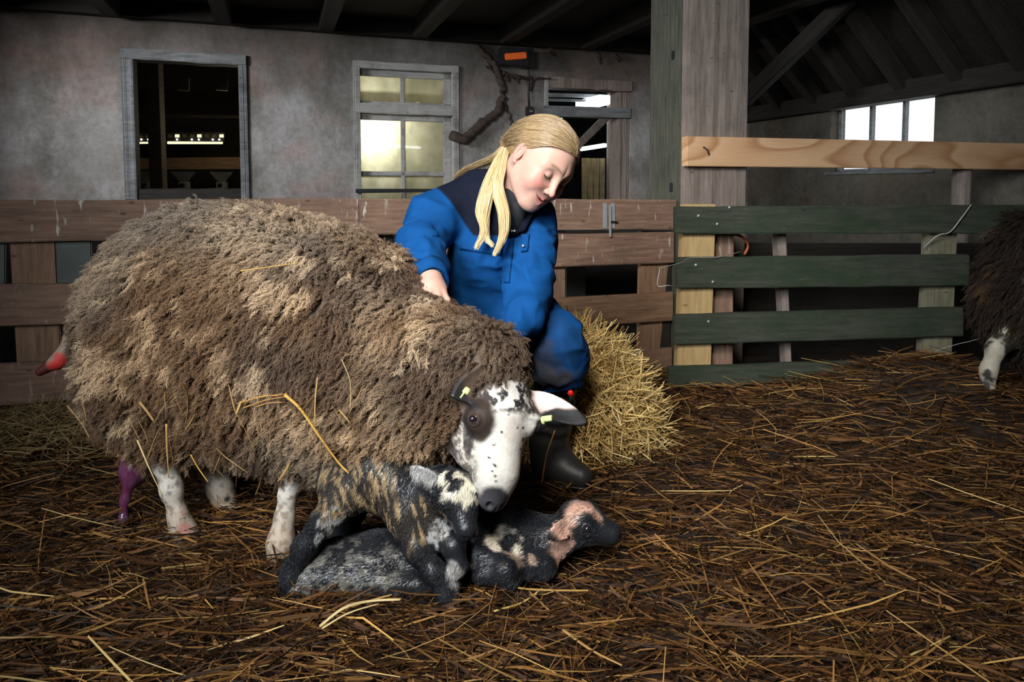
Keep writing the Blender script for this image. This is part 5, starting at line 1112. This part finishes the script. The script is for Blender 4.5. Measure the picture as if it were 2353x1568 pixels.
# ================================================================== STRAW
def straws(name, pos, dirs, L, wid, col, mt, bend=.12, K=4, lift=None, par=None):
    n = len(pos); t = np.linspace(-.5, .5, K)[None, :, None]; d = unit(dirs)
    sd = unit(np.cross(d, [0, 0, 1.0]) + 1e-5); up = np.cross(sd, d)
    bv_ = (rng.normal(0, 1, (n, 1, 1)) * sd[:, None] + rng.normal(0, .45, (n, 1, 1)) * up[:, None]) * bend
    kink = np.abs(t - rng.uniform(-.2, .2, (n, 1, 1)))
    c = pos[:, None] + d[:, None] * t * L[:, None, None] + bv_ * L[:, None, None] * (kink * 1.2 - .3)
    roll = rng.random(n) * 6.28; e1 = sd * np.cos(roll)[:, None] + up * np.sin(roll)[:, None]; e2 = np.cross(d, e1)
    tp = np.array([.8, 1, 1, .55]) if K == 4 else np.ones(K)
    V = np.zeros((n, K, 3, 3))
    for k in range(3):
        a = k * 2.0944; V[:, :, k] = c + (e1 * math.cos(a))[:, None] * (wid[:, None] * tp)[..., None] + (e2 * math.sin(a))[:, None] * (wid[:, None] * tp)[..., None] * .45
    V = V.reshape(-1, 3); base = (np.arange(n) * K * 3)[:, None, None, None]; kk = np.arange(K - 1)[None, :, None, None] * 3; ss = np.arange(3)[None, None, :, None]
    Fq = np.concatenate([base + kk + ss, base + kk + (ss + 1) % 3, base + kk + 3 + (ss + 1) % 3, base + kk + 3 + ss], -1).reshape(-1, 4)
    return npmesh(name, V, Fq, mt, par, np.repeat(col, K * 3, 0), smooth=False)
def floor_z(x, y):
    p = np.stack([x, y, 0 * x], 1)
    z = .012 + .045 * (fbm(p, 2.2, 3) - .42) + .02 * (fbm(p, 8, 2) - .5)
    for (px, py, Y, r, h) in ((2150, 880, 2.60, .30, .17), (120, 1040, 2.3, .35, .05), (1750, 900, 2.66, .5, .05), (1420, 1040, 2.1, .25, .03)):
        c = P(px, py, Y); z = z + h * np.exp(-((x - c[0]) ** 2 + (y - c[1]) ** 2) / r ** 2)
    flat = np.exp(-(((x + .12) / .55) ** 2 + ((y - 1.55) / .35) ** 2) ** 2); return z * (1 - .8 * flat)
# litter bed: a rough dark surface with stalks lying on it
gx, gy = np.meshgrid(np.linspace(-3.2, 3.4, 150), np.linspace(.45, 3.1, 90)); x_, y_ = gx.ravel(), gy.ravel()
zb = floor_z(x_, y_) - .014; ii = np.arange(89 * 150).reshape(89, 150)[:, :149].ravel() if False else (np.arange(89)[:, None] * 150 + np.arange(149)[None]).ravel()
bed = npmesh('straw_litter_bed', np.stack([x_, y_, zb], 1), np.stack([ii, ii + 1, ii + 151, ii + 150], 1), M['earth'], None); prop(bed, 'dark trodden litter bed covering the pen floor', 'litter', kind='stuff')
def litter(n, colf, Lr, wr, zoff, tilt, name, lab, pitch_y=(.75, 3.0), dens=None):
    out = []
    while sum(len(o_) for o_ in out) < n:
        y = .62 + (3.05 - .62) * rng.random(n) ** 1.25; x = (rng.random(n) * 2 - 1) * (y * .92 + .3)
        k = rng.random(n) < (dens(x, y) if dens else 1); out.append(np.stack([x[k], y[k]], 1))
    xy = np.concatenate(out)[:n]; z = floor_z(xy[:, 0], xy[:, 1]) + zoff * rng.random(n) ** 2
    th = rng.random(n) * 6.283; th = np.where(rng.random(n) < .5, rng.normal(0, .5, n), th)
    d = np.stack([np.cos(th), np.sin(th), rng.normal(0, tilt, n)], 1); L = Lr[0] + (Lr[1] - Lr[0]) * rng.random(n) ** 1.8; w = wr[0] + (wr[1] - wr[0]) * rng.random(n) ** 2
    z = z + np.abs(d[:, 2]) * L * .35
    o = straws(name, np.stack([xy[:, 0], xy[:, 1], z], 1), d, L, w, colf(n, xy), M['straw']); prop(o, lab, 'straw', kind='stuff'); return o
def pal(cols, wts):
    cols = np.array(cols); p = np.array(wts) / np.sum(wts)
    return lambda n, xy: cols[rng.choice(len(cols), n, p=p)] * (.65 + .7 * rng.random((n, 1)))
litter(36000, pal([(.022, .011, .005), (.05, .021, .007), (.11, .046, .013), (.20, .095, .026)], [.33, .33, .24, .10]), (.03, .16), (.0012, .003), .022, .14, 'straw_bedding', 'dark brown trampled straw bedding all over the pen floor')
litter(5000, pal([(.10, .045, .014), (.2, .10, .03), (.05, .022, .008)], [.4, .22, .38]), (.04, .17), (.0028, .0055), .02, .12, 'broad_straw', 'broad flattened straw blades pressed into the dark bedding')
litter(3300, pal([(.36, .21, .06), (.26, .13, .035), (.46, .32, .12), (.16, .075, .02)], [.3, .35, .12, .23]), (.05, .26), (.001, .0026), .028, .17, 'loose_straw', 'loose golden straw stalks scattered on top of the dark bedding')
# paler hay by the hurdle at the left
n = 1900; c = P(90, 1045, 2.2); xy = np.stack([c[0] + rng.normal(0, .22, n), c[1] + rng.normal(0, .12, n)], 1); xy[:, 1] = np.minimum(xy[:, 1], 2.33 + .354 * (xy[:, 0] + 1.713) - .05)
o = straws('hay_wisps', np.stack([xy[:, 0], xy[:, 1], floor_z(xy[:, 0], xy[:, 1]) + .05 * rng.random(n)], 1), rng.normal(0, 1, (n, 3)) * np.array([1, .7, .35]), .04 + .10 * rng.random(n), .001 + .0012 * rng.random(n), np.array([(.24, .165, .07)]) * (.5 + .7 * rng.random((n, 1))), M['straw']); prop(o, 'pale hay lying at the foot of the brown hurdle on the left', 'hay', kind='stuff')
# heap of golden straw behind the girl
hc = [(1150, 960, 2.30, 150), (1290, 930, 2.27, 140), (1345, 965, 2.22, 118), (1410, 1010, 2.18, 78)]
heap = lambda p: np.minimum(chain(p, hc, .12), chain(p, [(1325, 830, 2.3, 66), (1345, 900, 2.28, 100)], .08)) + .03 * (fbm(p, 9, 3) - .5)
V, Fq = surf(heap, P(960, 1100, 2.2) - [0, .2, .0], P(1520, 700, 2.3) + [0, .3, 0], .012, pad=.04); hp_ = empty('straw_heap', (*P(1360, 1000, 2.2)[:2], 0), 'heap of golden straw beside the girl, against the brown gate', 'straw heap')
npmesh('heap_core', V, Fq, M['straw'], hp_, np.tile(np.array([.16, .10, .035]), (len(V), 1)))
pt, nn = sample_surface(V, Fq, 8500, lambda c: (c[:, 2] > -.01) * (.2 + .8 * (c[:, 0] > P(1200, 900, 2.2)[0])))
dd = rng.normal(0, 1, (8500, 3)) + nn * .22 + np.array([.15, 0, -.3]); pal3 = np.array([(.62, .45, .18), (.48, .32, .11), (.74, .58, .28), (.32, .19, .06)])
o = straws('heap_stalks', pt + nn * (.004 + .02 * rng.random((8500, 1))), dd, .05 + .17 * rng.random(8500) ** 1.6, .0012 + .0015 * rng.random(8500), pal3[rng.choice(4, 8500, p=[.36, .3, .18, .16])] * (.75 + .5 * rng.random((8500, 1))), M['straw'], par=hp_); o['kind'] = 'stuff'
# a few stalks one can single out
GOLD = (.52, .30, .07); PALE = (.55, .42, .2)
def on_fleece(px, py, Y):
    if py > 1100: return P(px, py, Y)
    a = P(px, py, 1.15); d = unit(a - np.array([0, 0, HC]))
    for _ in range(80):
        s = min(ewe_torso(a[None])[0], ewe_legs(a[None])[0] + .02) - .034
        if s < .001: return a
        if a[1] > 1.75: break
        a = a + d * max(s, .001) * .8
    return P(px, py, Y)
def stalk(pts, r, lab, col=GOLD, n=14, r1=None):
    if 'ewe' in lab or 'fleece' in lab or 'leg' in lab: pts = [(*p_[:2], min(p_[2], on_fleece(*p_)[1])) for p_ in pts]
    o = tube('straw_stalk', spline([P(*p_) for p_ in pts], n), np.linspace(r, r1 or r * .6, n), M['straw'], sides=6, col=col, flat=.55); prop(o, lab, 'straw', 'single straw stalks'); return o
stalk([(655, 908, 1.475), (690, 940, 1.465), (735, 1005, 1.455), (775, 1060, 1.45), (802, 1088, 1.44)], .0062, 'thick golden straw stalk slanting down the flank above the ewe\'s front leg', n=16)
stalk([(553, 623, 1.545), (610, 615, 1.53), (686, 604, 1.53)], .0024, 'thin golden straw lying high on the ewe\'s brown back')
for k, (a, b) in enumerate((((545, 928), (660, 905)), ((560, 938), (655, 912)), ((590, 935), (650, 925)), ((575, 918), (640, 910)))): stalk([(*a, 1.475), ((a[0] + b[0]) / 2, (a[1] + b[1]) / 2 - 4, 1.46), (*b, 1.465)], .0026, ('lowest', 'second lowest', 'second topmost', 'topmost')[[2, 0, 1, 3][k] if False else (1, 0, 2, 3)[k]] + ' stalk of the straw bunch stuck in the ewe\'s flank', (.42, .22, .06))
stalk([(316, 1012, 1.52), (345, 1080, 1.50), (374, 1142, 1.5)], .0032, 'bent yellow straw hanging beside the near hind leg', PALE)
stalk([(382, 975, 1.49), (384, 1040, 1.5), (388, 1098, 1.5)], .0028, 'straight straw hanging over the top of the near hind leg', (.40, .24, .08))
stalk([(438, 1045, 1.55), (455, 1075, 1.55), (478, 1108, 1.54)], .003, 'short golden straw dangling before the lifted far hind leg')
stalk([(735, 1440, 1.24), (790, 1398, 1.26), (850, 1382, 1.29), (921, 1378, 1.29)], .0045, 'pale bent straw in front of the lying lamb', PALE, r1=.004)
stalk([(740, 1445, 1.23), (800, 1410, 1.25), (870, 1388, 1.28)], .003, 'thin pale straw just under the bent straw before the lying lamb', PALE)
stalk([(1590, 1222, 1.68), (1700, 1210, 1.70), (1850, 1208, 1.69)], .0045, 'long flat pale straw on the dark bedding right of the lambs', (.40, .30, .12))
stalk([(1135, 1405, 1.30), (1200, 1385, 1.34), (1246, 1352, 1.38)], .0032, 'yellow straw on the ground right of the lamb\'s front hoof', (.45, .3, .09))
stalk([(1294, 1448, 1.22), (1360, 1495, 1.17), (1430, 1530, 1.13)], .0042, 'thick straw lying in the middle foreground', (.36, .21, .07))
stalk([(785, 826, 1.47), (803, 870, 1.465), (806, 905, 1.465), (804, 940, 1.47)], .0013, 'hair-thin straw hanging on the middle of the fleece', PALE)
stalk([(322, 925, 1.53), (338, 945, 1.52), (354, 968, 1.52)], .0052, 'short stubby straw on the ewe\'s thigh', (.34, .2, .09), r1=.005)
stalk([(1275, 990, 1.84), (1255, 1050, 1.84), (1245, 1110, 1.82)], .0028, 'orange straw leaning against the black boot', (.36, .17, .04))
stalk([(1540, 1090, 1.97), (1640, 1140, 1.88), (1760, 1200, 1.76)], .003, 'long thin straw slanting across the dark bedding on the right', (.3, .18, .06))
# short bits clinging to the lower fleece
n = 75; V = Ve; pt, nn = sample_surface(Ve, Fe, n, lambda c: wool_mask(c) * (c[:, 1] < 1.7) * (c[:, 2] < .42))
o = straws('clinging_straw_bits', pt + nn * .034, np.stack([rng.normal(0, .55, n), rng.normal(0, .2, n), -np.ones(n)], 1), .03 + .08 * rng.random(n) ** 1.5, .0007 + .0009 * rng.random(n) + .002 * (rng.random(n) > .9), np.array([(.40, .25, .09)]) * (.5 + .8 * rng.random((n, 1))), M['straw']); prop(o, 'short straw bits clinging to the lower fleece of the ewe', 'straw', kind='stuff')
